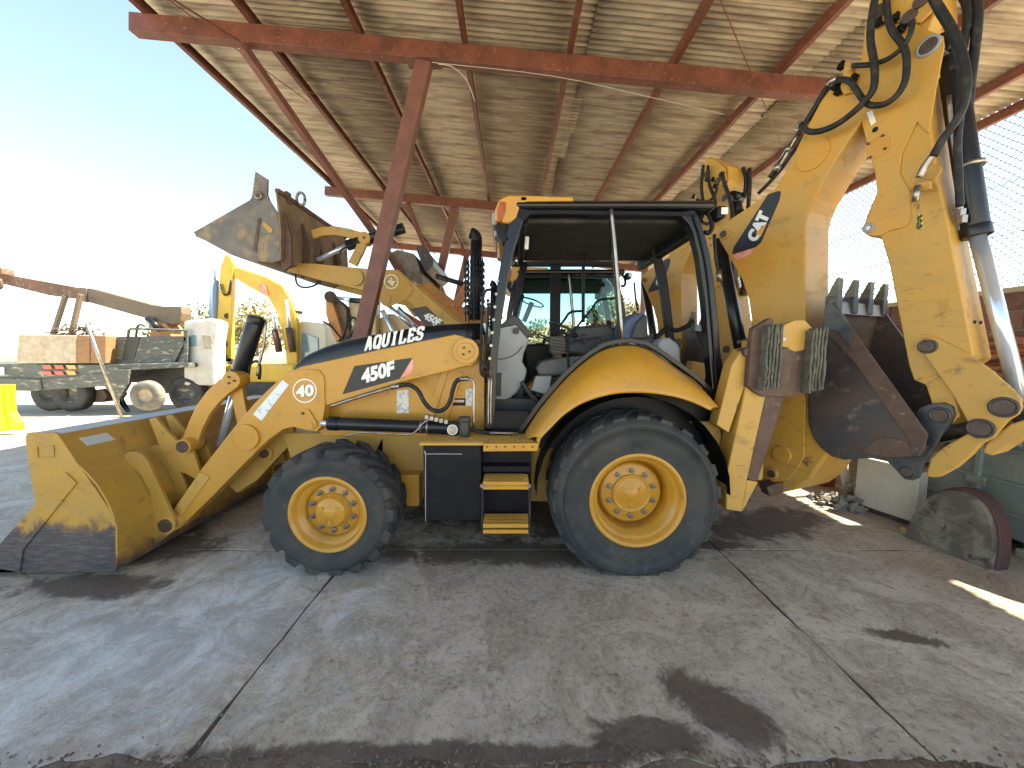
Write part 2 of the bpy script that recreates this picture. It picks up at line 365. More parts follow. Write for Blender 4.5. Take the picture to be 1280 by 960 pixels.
# crumbs of broken concrete along the rough edge
cr = M(); rs = random.Random(3)
for i in range(700):
    x = rs.uniform(-2.2, 2.2); y = 1.37+rs.gauss(0, .035); r = rs.uniform(.002, .007)
    if i > 650: x = rs.uniform(-4, 4); y = rs.uniform(1.4, 4.5); r = rs.uniform(.002, .006)
    zc = .0
    q = Matrix.Rotation(rs.uniform(0,6), 3, 'Z') @ Matrix.Rotation(rs.uniform(0,6), 3, 'X')
    cr.box((x, y, zc+r*.4), (r*2, r*1.5, r), q)
tag(cr.build('gravel', mk('concrete_crumbs', (.20,.165,.135), .9, col2=(.14,.09,.06), scale=20), floor), kind='stuff')
# ------------------------------------------------------------------ the open shed
shed = thing('open_shed', (0, 4.9, 0), 'open sided shed roof of corrugated sheets on dark red steel beams above the machines', 'shed')
SL = -.089
def zb(x): return 5.14 + SL*x             # underside of the main beams
def ibeam(mm, a, b, wd, ht, t=.016):
    a = Vector(a); b = Vector(b)
    mm.beam(a+Vector((0,0,ht/2-t/2)), b+Vector((0,0,ht/2-t/2)), wd, t); mm.beam(a-Vector((0,0,ht/2-t/2)), b-Vector((0,0,ht/2-t/2)), wd, t)
    mm.beam(a, b, t, ht-2*t-.002)
for yb in (.2, 4.9, 9.6, 14.3):
    mm = M(); xa, xb = -4.62, 5.1
    mm.beam((xa, yb, zb(xa)+.105), (xb, yb, zb(xb)+.105), .13, .21)
    mm.build('beam', beam_red, shed, .006)
for k in range(10):
    x = -4.45+1.283*k if k < 9 else 6.52; z = zb(x)+.21; mm = M()
    # cold formed channel: web, two flanges, two lips
    mm.bb((x-.004,-2.2,z+.001),(x+.002,15.5,z+.125)); mm.bb((x-.002,-2.2,z+.002),(x+.055,15.5,z+.007)); mm.bb((x-.002,-2.2,z+.119),(x+.055,15.5,z+.124)); mm.bb((x+.050,-2.2,z+.007),(x+.055,15.5,z+.025))
    mm.build('purlin', beam_red, shed)
# corrugated sheets: one mesh, shared
Lx, Ly, pitch, amp = 2.9, .9, .080, .015
def sheet_mesh():
    n = int(Ly/pitch*8); vs = []; fs = []
    for i in range(n+1):
        y = Ly*i/n; z = amp*math.sin(2*PI*y/pitch)
        vs += [(0, y, z), (Lx, y, z+SL*Lx)]
    for i in range(n): fs.append((2*i, 2*i+1, 2*i+3, 2*i+2))
    return vs, fs
v_, f_ = sheet_mesh(); first = None; rs = random.Random(5)
for ci in range(4):
    for ri in range(22):
        ex_ = (.34 if 2.9 < -2.55+ri*.836 < 3.9 else (.10,-.08,.05,.0)[ri % 4]) if ci == 3 else 0; x = -4.66+ci*2.8; y = -2.55+ri*.836; z = zb(x)+.355+.012*(3-ci)+.0045*(ri % 2)  # one eave row gets added overhang to shade the floor between sun patches
        if first is None:
            mm = M(); mm.add(v_, f_, True); first = mm.build('roof_sheet', sheet_m, None, solid=.004); first.parent = shed
            o = first
        else: o = share(first, 'roof_sheet', shed, (0,0,0))
        o.scale.x = 1+ex_/2.9; o.location = Vector((x+rs.uniform(-.03,.03), y, z)) - shed.location; o.rotation_euler = (0, rs.uniform(-.004,.004), rs.uniform(-.004,.004))
# leaning posts with head plates
def post(top, slope, yb, n='post'):
    x, z = top; b = (x-slope*z, yb, 0)
    o = M().beam((x, yb, zb(x)-.012), b, .19, .13, (0,1,0)).build(n, post_red, shed, .008)
    M().box((x, yb, zb(x)-.007), (.42,.2,.012)).build('head_plate', post_red, shed)
    M().box((b[0], yb, .012), (.36,.3,.02)).build('foot_plate', post_red, shed)
    return o
post((-1.08, 5.2), .267, 4.9); post((-1.42, 5.2), .25, 9.6); post((-1.7, 5.2), .25, 14.3)
M().beam((-3.3,4.9,zb(-3.3)-.03), (-1.85,9.3,2.4), .10, .10).build('brace', post_red, shed, .006)
M().beam((-2.6,9.6,zb(-2.6)-.02), (-1.9,13.9,2.3), .10, .10).build('brace', post_red, shed, .006)
for yb in (9.6, 14.3): M().beam((4.95,yb,zb(4.95)-.01),(4.95,yb,0),.15,.15,(0,1,0)).build('post', post_red, shed, .006)
# sag rods and loose wires under the purlins
for a, b, r in (((-4.45,3.3,5.72),(-3.2,6.2,5.6),.006), ((2.0,3.9,5.1),(4.2,6.1,4.9),.006), ((.75,5.6,5.22),(2.0,5.7,5.12),.004), ((-3.1,5.9,5.55),(-1.9,6.0,5.45),.004),((-1.8,7.4,5.45),(-.55,7.5,5.36),.004)):
    M().tube([a, b], r, 6, sub=1).build('tie_rod', beam_red, shed)
wirem = mk('white_cable', (.6,.58,.52), .6)
M().tube([P(548,80,4.85), P(566,84,4.85), P(583,100,5.0), P(594,127,5.1)], .005, 6).build('cable', wirem, shed)
M().tube([P(540,78,4.8), P(690,95,4.8), P(815,122,4.8), P(905,143,4.8)], .003, 5).build('cable', wirem, shed)
M().tube([(-4.5,3.6,zb(-4.5)+.17),(-3.3,4.85,zb(-3.3)+.0)], .012, 6, sub=1).build('tie_rod', post_red, shed)
# ================================================================== THE BACKHOE LOADER
GRP = 'yellow backhoe loaders parked side by side under the shed'
bh = thing('backhoe_loader', (.9, 3.8, 0), 'front yellow backhoe loader with AQUILES on its black hood and lowered arm number 40', 'backhoe loader', GRP)
def mirrorable(o, cy=3.8):   # the same part on the machine's far side
    c = o.copy(); c.data = o.data; C.objects.link(c); c.scale.y = -1; return c
# ---- wheels
def wheel(c, R, W, rim, nl, lug_h, dish, disc_r, hub_r, hub_out, bolts, bolt_r, parent, lugw, flip=False, rot0=0.0):
    """axle along Y, c = centre of the outer face plane"""
    root = thing('wheel', Vector((0,0,0)), None, None); root.parent = parent; root.location = Vector(c)-parent.location
    s = 1
    o = Vector(c); m = M(); n = 64
    sh = R-lug_h
    prof = [(.012,rim+.002),(-.004,rim+.02),(.0,rim+.035),(-.012,rim+.075),(-.018,(rim+sh)/2),(-.020,rim+(sh-rim)*.72),(-.012,rim+(sh-rim)*.74),(-.010,rim+(sh-rim)*.80),(.002,sh-.040),(.016,sh-.022),(.036,sh-.010),(.065,sh-.002),(W*.3,sh+.006),(W/2,sh+.009),
            (W*.7,sh+.006),(W-.065,sh-.004),(W-.03,sh-.022),(W-.008,sh-.05),(W+.01,(rim+sh)/2),(W-.01,rim)]
    m.lathe(o, prof, n=n)
    # lugs: chevron bars, half on each side
    for k in range(nl):
        for side in (0, 1):
            th = rot0+2*PI*(k+.5*side)/nl
            pts = []
            K = 6
            for i in range(K+1):
                f = i/K
                # from low on the shoulder to past the centre line, sweeping round
                y = (.018 if lug_h < .025 else -.004) + f*(W*.50)
                a = th + f**1.25*lugw*1.9
                base = sh-.035 if i == 0 else sh-.006
                top = sh+(R-sh)*(.25 if lug_h < .025 else .5) if i == 0 else (R-.003 if i == 1 else R)
                hw = lugw*.5*(1.15-.3*f)
                if side: y = W-y
                row = []
                for aa, rr in ((a-hw*1.2,base-.01),(a-hw*.8,top),(a+hw*.8,top),(a+hw*1.2,base-.01)):
                    zz = rr*math.cos(aa)
                    row.append(o+Vector((rr*math.sin(aa), y, zz)))
                pts.append(row)
            fs = []
            for i in range(K):
                for j in range(3): fs.append((i*4+j, i*4+j+1, (i+1)*4+j+1, (i+1)*4+j))
            fs += [(0,1,2,3), (K*4+3,K*4+2,K*4+1,K*4)]
            m.add([p for r_ in pts for p in r_], fs)
    # the tyre flattens where it stands on the floor
    for v in m.v:
        if v.z < .004: v.z = .004; v.y += -.006 if v.y < o.y+W/2 else .006
    m.build('tyre', tyre_m, root, .004, fix=True)
    # rim barrel and dish
    r = M(); r.lathe(o, [(-.006,rim+.022),(-.014,rim+.012),(-.012,rim),(.004,rim-.012),(.03,rim-.02),(.042,rim-.030),(.046,rim-.042),(dish*.55,rim-.047),(dish*.60,rim-.060),(dish*.85,rim-.066),(dish+.02,rim-.070),(W*.7,rim-.072)], n=72)
    r.build('rim', yellow, root)
    d = M(); d.lathe(o, [(dish+.07,rim-.06),(dish+.055,disc_r+.03),(dish+.03,disc_r+.008),(dish+.004,disc_r+.004),(dish,disc_r),(dish-.008,disc_r-.012),(dish-.008,hub_r+.03),(dish-.012,hub_r+.02)], n=64)
    d.build('wheel_disc', yellow, root)
    h = M(); h.lathe(o, [(dish-.005,hub_r+.022),(dish-.03,hub_r+.018),(dish-.034,hub_r+.004),(dish-hub_out+.012,hub_r),(dish-hub_out,hub_r-.012),(dish-hub_out,.05),(dish-hub_out-.012,.042),(dish-hub_out-.012,.0005)], n=48)
    for k in range(3):
        a = k*2*PI/3+.5; h.cyl(o+Vector((math.cos(a)*hub_r*.62, dish-hub_out-.008, math.sin(a)*hub_r*.62)), o+Vector((math.cos(a)*hub_r*.62, dish-hub_out+.01, math.sin(a)*hub_r*.62)), .014, n=10)
    h.build('hub', yellow, root)
    bm_ = M(); bm_.cyl((0,-.012,0),(0,.006,0),.021,n=14); bm_.cyl((0,-.036,0),(0,-.010,0),.0145,n=6,smooth=False); bm_.cyl((0,-.052,0),(0,-.034,0),.008,n=10)
    f0 = None
    for k in range(bolts):
        a = 2*PI*(k+.5)/bolts
        if f0 is None:
            me = bpy.data.meshes.new('wheel_nut'); me.from_pydata(bm_.v, [], bm_.f); me.materials.append(steel); f0 = me
        ob = bpy.data.objects.new('wheel_nut', f0); C.objects.link(ob); ob.parent = root
        ob.location = (bolt_r*math.cos(a), dish-.010, bolt_r*math.sin(a))
    M().cyl(o+Vector((-disc_r-.04,dish-.05,-.01)), o+Vector((-disc_r-.02,dish+.0,-.01)), .009, n=10).build('valve', steel, root)
    return root
hubR = P(797, 626, 2.655); hubF = P(409.5, 643.5, 2.675)
RR = hubR.z+.012; RFt = hubF.z+.010
w1 = wheel(hubR, .642, .49, .335, 22, .021, .165, .232, .13, .03, 10, .180, bh, .145, rot0=.05)
w2 = wheel(hubF, .505, .34, .272, 17, .030, .105, .205, .115, .075, 10, .163, bh, .19, rot0=.1)
for wsrc, wd in ((w1, .49), (w2, .34)):
    c = wsrc.copy(); C.objects.link(c); c.parent = bh; c.location = wsrc.location.copy(); c.location.y = -wsrc.location.y; c.scale = (1,-1,1)
    for ch in wsrc.children:
        g = ch.copy(); C.objects.link(g); g.parent = c
M().cyl(hubR+Vector((0,.3,0)), hubR+Vector((0,1.99,0)), .11).box((hubR.x,3.8,hubR.z),(.4,.5,.38)).build('rear_axle', yellow_dim, bh, .01)
M().cyl(hubF+Vector((0,.2,0)), hubF+Vector((0,2.05,0)), .09).box((hubF.x,3.8,hubF.z),(.24,1.3,.2)).build('front_axle', yellow_dim, bh, .01)
# ---- chassis
A3 = PY(3.18)
M().prism([A3(x,y) for x,y in ((480,541),(540,541),(540,560),(668,556),(905,528),(902,590),(700,628),(530,622),(507,631),(500,622),(480,600),(470,560))], (0,1.24,0)).build('chassis_frame', yellow_dim, bh, .01)
M().prism([PY(3.05)(x,y) for x,y in ((482,594),(524,594),(524,633),(509,633),(500,620),(482,612))], (0,.25,0)).build('axle_support', yellow, bh, .01)
M().prism([A3(x,y) for x,y in ((352,541),(480,541),(480,600),(372,600))], (0,1.24,0)).build('front_frame', yellow_dim, bh, .012)
M().bb((-1.75,3.35,.45),(-1.5,4.25,1.15)).build('front_grille', black_sat, bh, .01)
# side panel of the engine bay
H1 = PY(3.16)
plate('engine_panel', H1, ((376,462),(605,418),(606,545),(524,545),(404,545),(380,520)), .03, yellow, bh)
plate('panel_rib', H1, ((560,437),(569,437),(535,545),(525,545)), .012, yellow, bh, .003, -.014)
plate('panel_rib', H1, ((573,465),(579,465),(553,545),(548,545)), .012, yellow, bh, .003, -.014)
# hood: loft of cross sections so that its top rolls over
hood_top = [(366,463),(368,458),(371,452),(377,446),(384,441),(393,437),(404,432.5),(415,429),(426,426),(458,419),(491,413),(526,407),(560,404.5),(602,403)]
hood_bot = [(366,465),(369,463),(372,462),(377,461),(384,459),(393,457.5),(404,455.5),(415,453.5),(426,451.3),(458,445),(491,438.5),(526,432),(560,426),(602,428)]
hp = PY(3.13); rows = []
for (a, b), (c_, d_) in zip(hood_top, hood_bot):
    T = hp(a, b); B = hp(c_, d_); x = T.x; row = []
    for y, k in ((3.13,0),(3.128,.55),(3.145,.84),(3.18,.97),(3.25,1.04),(3.5,1.12),(3.8,1.14),(4.1,1.12),(4.35,1.04),(4.42,.97),(4.455,.84),(4.472,.55),(4.47,0)):
        row.append(Vector((x, y, B.z+(T.z-B.z)*k)))
    rows.append(row)
m = M(); K = 13
m.add([p for r_ in rows for p in r_], [(i*K+j, i*K+j+1, (i+1)*K+j+1, (i+1)*K+j) for i in range(len(rows)-1) for j in range(K-1)] + [tuple(range(K)), tuple((len(rows)-1)*K+j for j in range(K))], True)
m.build('hood', black_paint, bh)
plate('hood_step', hp, ((569,426),(603,424),(603,432),(596,434),(580,432),(569,440)), .05, black_paint, bh, .004, -.012)
# ---- loader arms
AP = PY(3.0)
arm_px = [(590,425),(597,433),(599,443),(596,452),(590,457),(579,458.5),(563,463),(500,478),(405,508),(402,533),(396,540),(382,538),(372,534),(362,533),(353,538),(338,549),(308,577),(268,618),(234,651),(222,658),(216,650),(216,638),(250,588),(294,532),(318,504),(335,487),(347,476),(360,465),(378,458),(470,438),(569,418),(580,421)]
armm = M().prism([AP(x,y) for x,y in arm_px], (0,.11,0)); arm = armm.build('loader_arm', yellow, bh, .008)
fa = arm.copy(); C.objects.link(fa); fa.scale.y = -1
gp = plate('elbow_plate', AP, ((345,478),(360,464.5),(374,462),(392,461.5),(400,464),(405,472),(406,508),(402,533),(396,539),(382,537.5),(366,533.5),(353,537),(336,549),(318,566),(294,552),(300,528)), .014, yellow, bh, .004, -.012)
fg = gp.copy(); C.objects.link(fg); fg.scale.y = -1
plate('end_plate', AP, ((250,590),(262,597),(230,640),(222,656),(216,650),(216,638)), .01, yellow_worn, bh, .003, -.009)
for px, py, r, l in ((310,546,16.5,.02),(583,439,16,.024)):
    a = AP(px,py); rr = r/FPX*3.0; M().cyl(a+Vector((0,-l-.012,0)), a, rr, n=30).build('pivot_boss', yellow, bh, .004)
a = AP(583,439); m = M()
m.cyl(a+Vector((0,-.05,0)), a+Vector((0,-.03,0)), .066, n=26); m.build('pin_cap', yellow, bh, .003)
m = M()
for k in range(3): q = a+Vector((math.cos(k*2.09+2)*.03,-.052,math.sin(k*2.09+2)*.03)); m.cyl(q-Vector((0,.006,0)), q, .010, n=10)
m.build('cap_bolt', pinm, bh)
plate('retainer_plate', AP, ((375,516),(378,512),(384,511),(387,514),(395,527),(396,533),(391,537),(386,536),(383,532)), .012, yellow, bh, .004, -.026)
pin(AP,381,516,.012,.04,off=-.034).build('plate_bolt', pinm, bh); pin(AP,390,531,.028,.04,off=-.033).build('plate_boss', yellow, bh, .003)
M().beam(P(300,566,3.1), P(300,566,3.1)+Vector((0,1.38,0)), .16, .14).build('cross_tube', yellow_dim, bh, .01)
for px, py, z_ in ((331,567,3.2),(298,606,3.25)):
    a = P(px,py,z_); M().cyl(a, a+Vector((0,.12,0)), .065, n=22).build('bushing', yellow_dim, bh, .004); M().cyl(a+Vector((0,-.02,0)), a+Vector((0,.14,0)), .036, n=18).build('pin', pinm, bh)
plate('lever_bracket', PY(3.22), ((345,541),(366,534),(366,552),(320,601),(296,616),(286,608),(296,585),(320,560)), .06, yellow_dim, bh, .005)
# rub marks, tilt links, bucket
def link_strip(centre, widths, pl, t, name, mat):
    L_, R__ = [], []
    for i, (x, y) in enumerate(centre):
        x0, y0 = centre[max(i-1,0)]; x1, y1 = centre[min(i+1,len(centre)-1)]
        dx, dy = x1-x0, y1-y0; k = math.hypot(dx, dy); nx, ny = -dy/k, dx/k; h = widths[i]/2
        L_.append((x+nx*h, y+ny*h)); R__.append((x-nx*h, y-ny*h))
    return plate(name, pl, L_+R__[::-1], t, mat, bh, .006)
LV = PY(3.16)
link_strip([(292,476),(280,483),(266,496),(254,512),(245,530),(238,549),(228,560)], [20,21,21,20,19,20,18], LV, .05, 'tilt_lever', yellow)
link_strip([(292,476),(297,498),(303,526),(306,540)], [18,15,15,18], PY(3.215), .045, 'guide_link', yellow)
a = LV(292,475); M().cyl(a-Vector((0,.03,0)), a+Vector((0,.1,0)), .075, n=26).build('lever_boss', yellow, bh, .004)
m = M()
for k in range(3): q = a+Vector((math.cos(k*2.09+2)*.03,-.04,math.sin(k*2.09+2)*.03)); m.cyl(q, q+Vector((0,.012,0)), .010, n=10)
m.build('cap_bolt', pinm, bh)
a = PY(3.07)(227,559); M().cyl(a, a+Vector((0,.2,0)), .05, n=24).build('link_pin', pinm, bh); M().cyl(a+Vector((0,.01,0)), a+Vector((0,.17,0)), .065, n=24).build('link_boss', yellow, bh, .003)
def cylinder(pl, body, rod, rb, rr_, nm, parent, gland=True, cap=True):
    b0, b1 = pl(*body[0]), pl(*body[1]); r0, r1 = pl(*rod[0]), pl(*rod[1])
    m = M().cyl(b0, b1, rb, n=28); d = (b1-b0).normalized()
    if gland: m.cyl(b1-d*.05, b1+d*.03, rb*1.1, n=28); m.cyl(b0-d*.01, b0+d*.05, rb*1.07, n=28)
    m.build(nm, cyl_black, parent, .003); M().cyl(r0, r1, rr_, n=20).build('cylinder_rod', chrome, parent)
TP = PY(3.32)
cylinder(TP, ((321,398),(298,470)), ((299,468),(276,556)), .068, .035, 'tilt_cylinder', bh)
M().cyl(TP(321,398)+Vector((.002,0,.006)), TP(321.5,396)+Vector((.002,0,.006)), .05, n=24).build('cylinder_port', dark_plastic, bh)
M().tube([TP(332,402),TP(330,430),TP(324,455),TP(322,470)], .012, 8).build('steel_pipe', steel, bh)
M().tube([TP(310,470),TP(313,455),TP(322,452),TP(325,460),TP(324,474)], .013, 8).build('steel_pipe', cyl_black, bh)
# bucket
BK = PY(2.635); Wb = 2.36
end_px = [(31,546),(34,541),(66,541),(72,543),(94,576),(120,613),(137,638),(144,657),(144,715),(-20,716.5),(-24,700),(0,679),(44,630),(36,585)]
bucket = thing('loader_bucket', Vector((0,0,0)), None, None); bucket.parent = bh; bucket.location = Vector((-2.6,3.8,.3))-bh.location
for k in (0, 1):
    off = k*(Wb-.03)
    M().prism([BK(x,y)+Vector((0,off,0)) for x,y in end_px], (0,.03,0)).build('end_plate', yellow_bucket, bucket, .004)
sh_o = [(34,541),(70,541.5),(94,576),(120,613),(137,638),(144,657),(144,712),(-22,716)]
shell_px = [(72,543),(85,562),(96,579),(108,590),(122,606),(133,624),(141,641),(146,660),(146.5,700),(144,713),(120,715.5),(30,716),(-24,716.5)]
pts = [BK(x,y) for x,y in shell_px]; inn = []
for i, p in enumerate(pts):
    t = (pts[min(i+1,len(pts)-1)]-pts[max(i-1,0)]); nrm = Vector((t.z,0,-t.x)).normalized(); nrm = nrm if nrm.x < 0 or nrm.z > .5 else -nrm
    inn.append(p+nrm*.016)
m = M(); m.prism(pts+inn[::-1], (0,Wb-.004,0)); 
for v in m.v: v.y += .002
m.build('bucket_shell', yellow_shell, bucket, .002)
# rolled top rim, a box girder
m = M().prism([BK(32,542)+Vector((0,.002,0)), BK(71,543)+Vector((0,.002,0)), BK(74,548)+Vector((0,.002,0)), BK(36,550)+Vector((0,.002,0))], (0,Wb-.004,0)).build('top_rim', grey_steel, bucket, .004)
rs = random.Random(2)
plate('wear_strip', BK, ((81,590.5),(95,604),(28,688),(24,715),(17,715),(19,682)), .012, yellow_bucket, bucket, .003, -.011)
m = M(); sq = [(47,558),(67.5,557),(68,571),(48,572.5)]
for i in range(4):
    m.beam(BK(*sq[i])-Vector((0,.003,0)), BK(*sq[(i+1)%4])-Vector((0,.003,0)), .008, .008)
m.build('weld_pad', yellow_bucket, bucket)
plate('cutting_edge', BK, ((-26,707),(20,714),(30,718),(-26,718.5)), Wb, blue_steel, bucket, .003)
# brackets on the back of the bucket
near_br = ((153,569),(160,565),(170,565),(178,569),(184,577),(219,653),(219,660),(194,683),(189,680),(191,650),(187,616),(176,594),(160,578))
ears = ((186,524),(194,522),(207,538),(220,551),(230,551),(237,556),(243,570),(250,590),(246,600),(232,592),(214,588),(200,560))
for yy, px in ((2.92,near_br),(3.13,near_br)):
    pp = PY(2.92); dy = yy-2.92
    for far in (0, 1):
        y0 = yy if not far else 7.6-yy-.03
        M().prism([Vector((pp(x,y).x,y0,pp(x,y).z)) for x,y in px], (0,.03,0)).build('arm_bracket', yellow_shell, bucket, .004)
a = PY(2.9)(205,658); M().cyl(a, a+Vector((0,.32,0)), .055, n=24).build('bucket_pin', pinm, bucket, .003); M().cyl(a+Vector((0,.012,0)), a+Vector((0,.3,0)), .07, n=24).build('pin_boss', yellow_worn, bucket)
a = Vector((a.x, 4.38, a.z)); M().cyl(a, a+Vector((0,.32,0)), .055, n=24).build('bucket_pin', pinm, bucket)
pe = PY(3.12)
for y0 in (3.12, 3.27):
    M().prism([Vector((pe(x,y).x,y0,pe(x,y).z)) for x,y in ears], (0,.03,0)).build('tilt_bracket', yellow_bucket, bucket, .004)
plate('reflector', PY(2.95), ((84,550),(103,548),(108,559),(90,563)), .0, white, bucket, 0) if False else None
p0, p1 = BK(74,546), BK(92,573); nrm = (p1-p0).cross(Vector((0,1,0))).normalized(); nrm = nrm if nrm.x > 0 else -nrm
m = M(); q = [p0.lerp(p1,u)+Vector((0,y,0))+nrm*.002 for u, y in ((.22,.10),(.62,.12),(.62,.32),(.22,.29))]; m.prism(q, nrm*.003); m.build('sticker', mk('grey_sticker',(.5,.55,.6),.4), bucket)
# lift cylinder along the arm
LC = PY(2.96)
cylinder(LC, ((560,534.5),(416,529.3)), ((416,529.5),(402,529.2)), .052, .024, 'lift_cylinder', bh)
m = M()
for x in (526, 534): a, b = LC(x,533.4), LC(x+2,533.5); m.cyl(a, b, .058, n=26)
m.build('cylinder_band', steel, bh)
a = LC(567,535.5); M().cyl(a-Vector((0,.05,0)), a+Vector((0,.12,0)), .052, n=26).build('cylinder_eye', cyl_black, bh, .004); M().cyl(a-Vector((0,.06,0)), a-Vector((0,.03,0)), .032, n=22).build('cylinder_pin', steel, bh)
M().lathe(LC(567,535.5)-Vector((0,.055,0)), [(0,.034),(-.006,.034),(-.006,.042),(0,.042)], n=26).build('snap_ring', white, bh)
# pipes and hoses
FP = PY(2.93)
def T(name, pl, pts, r, mat, parent=bh, n=8): return M().tube([pl(x,y) for x,y in pts], r, n).build(name, mat, parent)
T('steel_pipe', FP, ((414,508),(440,499),(480,487),(496,483)), .0125, steel)
T('hydraulic_hose', FP, ((496,482.5),(506,481),(514,482),(523,489),(530,502),(538,511),(548,514),(557,510),(563,500),(566,487),(570,477),(576,474),(580,473.5)), .018, rubber_hose)
T('hose_fitting', FP, ((489,484.5),(499,482)), .02, steel); T('hose_fitting', FP, ((575,473.7),(585,473.5)), .019, steel)
T('steel_pipe', FP, ((583,473.3),(590,475),(592.5,482),(592.5,500),(592,535)), .011, steel)
T('steel_pipe', PY(2.9), ((432,545),(448,541),(470,541),(508,543),(520,539),(530,528),(540,523)), .007, steel)
for a_ in ((530,520),(535,522)): T('hose_fitting', PY(2.9), (a_,(a_[0]+25,a_[1]+5)), .013, steel)
m = M()
for i in range(5): q = P(534+i*6, 521+i*1.5, 2.88); m.box(q, (.03,.04,.035))
m.build('valve_block', steel, bh, .003)
T('hydraulic_hose', PY(2.93), ((560,528),(573,531),(590,537),(612,541),(640,541)), .016, rubber_hose); T('hose_fitting', PY(2.9), ((612,541),(648,541.5)), .010, steel)
m = M(); a = P(581,546,2.9); m.cyl(a, a+Vector((0,0,.14)), .043, n=20); m.cyl(a+Vector((0,0,.12)), a+Vector((0,0,.16)), .05, n=20); m.build('filler_neck', dark_plastic, bh, .004)
M().bb(P(480,492,3.16)+Vector((-.0,-.022,0)), P(484,478,3.16)).build('pipe_clip', yellow, bh, .003)
# stickers on the panel
for px in (((496,488),(511,487),(511,516),(496,516.5)), ((582,486),(591,486),(591,507),(582,507))): plate('sticker', H1, px, .002, mk('paper_label',(.7,.7,.68),.5,col2=(.4,.42,.42),scale=30,lo=.5,hi=.56), bh, 0, -.004)
plate('vent_slot', H1, ((564,498),(582,498),(582,507),(564,507)), .006, black_sat, bh, .002, -.008)
plate('vent_strip', H1, ((565,500),(580,500),(580,503),(565,503)), .003, steel, bh, 0, -.012)
m = M()
for i in range(3): y = 488+i*7; m.box(P(573,y,3.15), (.10,.01,.006))
m.build('panel_trim', yellow, bh)
# vinyl labels on the arm
DP = AP.off(-.0135)
plate('label_strip', DP, ((353,475),(361,481),(327,526),(316,518)), .002, mk('worn_white_label',(.72,.76,.80),.4,col2=(.35,.42,.5),scale=26,lo=.56,hi=.62), bh, 0, -.002)
def ring_plate(pl, cx, cy, r0, r1, t, mat, parent, name='number_ring'):
    n = 40; a = ringpts(pl,cx,cy,r0,n); b = ringpts(pl,cx,cy,r1,n); m = M()
    vs = [pl(*p)-pl.w*t for p in a]+[pl(*p)-pl.w*t for p in b]+[pl(*p) for p in a]+[pl(*p) for p in b]
    fs = [(i,(i+1)%n,n+(i+1)%n,n+i) for i in range(n)]+[(i,(i+1)%n,2*n+(i+1)%n,2*n+i) for i in range(n)]+[(n+i,n+(i+1)%n,3*n+(i+1)%n,3*n+i) for i in range(n)]
    return m.add(vs, fs).build(name, mat, parent)
ring_plate(DP.off(.0), 381, 488.5, 13.6, 15.0, .002, white, bh)
def text3d(s, pl, A, B, Cc, mat, parent, name='lettering', bold=.03, t=.003, off=0.0, shear=0, spacing=1.0, width=None):
    """flat lettering: A lower left, B lower right, Cc upper left, given in pixels on a plane of the place"""
    cu = bpy.data.curves.new('t', 'FONT'); cu.body = s; cu.offset = bold; cu.extrude = .0; cu.shear = shear; cu.space_character = spacing
    cu.resolution_u = 4
    ob = bpy.data.objects.new('t', cu); C.objects.link(ob); bpy.context.view_layer.update()
    me = bpy.data.meshes.new_from_object(ob.evaluated_get(bpy.context.evaluated_depsgraph_get()))
    xs_ = [v.co.x for v in me.vertices]; ys_ = [v.co.y for v in me.vertices]
    x0, x1, y0, y1 = min(xs_), max(xs_), min(ys_), max(ys_)
    q = pl.off(-t-off); a, b, c = q(*A), q(*B), q(*Cc)
    m = M(); m.add([a+(b-a)*((v.co.x-x0)/(x1-x0))+(c-a)*((v.co.y-y0)/(y1-y0)) for v in me.vertices], [tuple(p.vertices) for p in me.polygons])
    bpy.data.objects.remove(ob); bpy.data.curves.remove(cu); bpy.data.meshes.remove(me)
    return m.build(name, mat, parent, fix=False)
text3d('40', DP, (370,497), (392.5,495), (369.5,482), white, bh, bold=.045)
DQ = AP.off(-.002)
plate('model_decal', DQ, ((428,493),(443,457.5),(516,447),(505.5,472)), .003, decal_black, bh, 0, 0)
plate('decal_corner', DQ.off(-.001), ((516,447),(517,458),(514,467),(500,473.5)), .002, pink, bh, 0, 0)
text3d('450F', DQ, (452,480.5), (493,469), (451.5,461.5), white, bh, bold=.05)
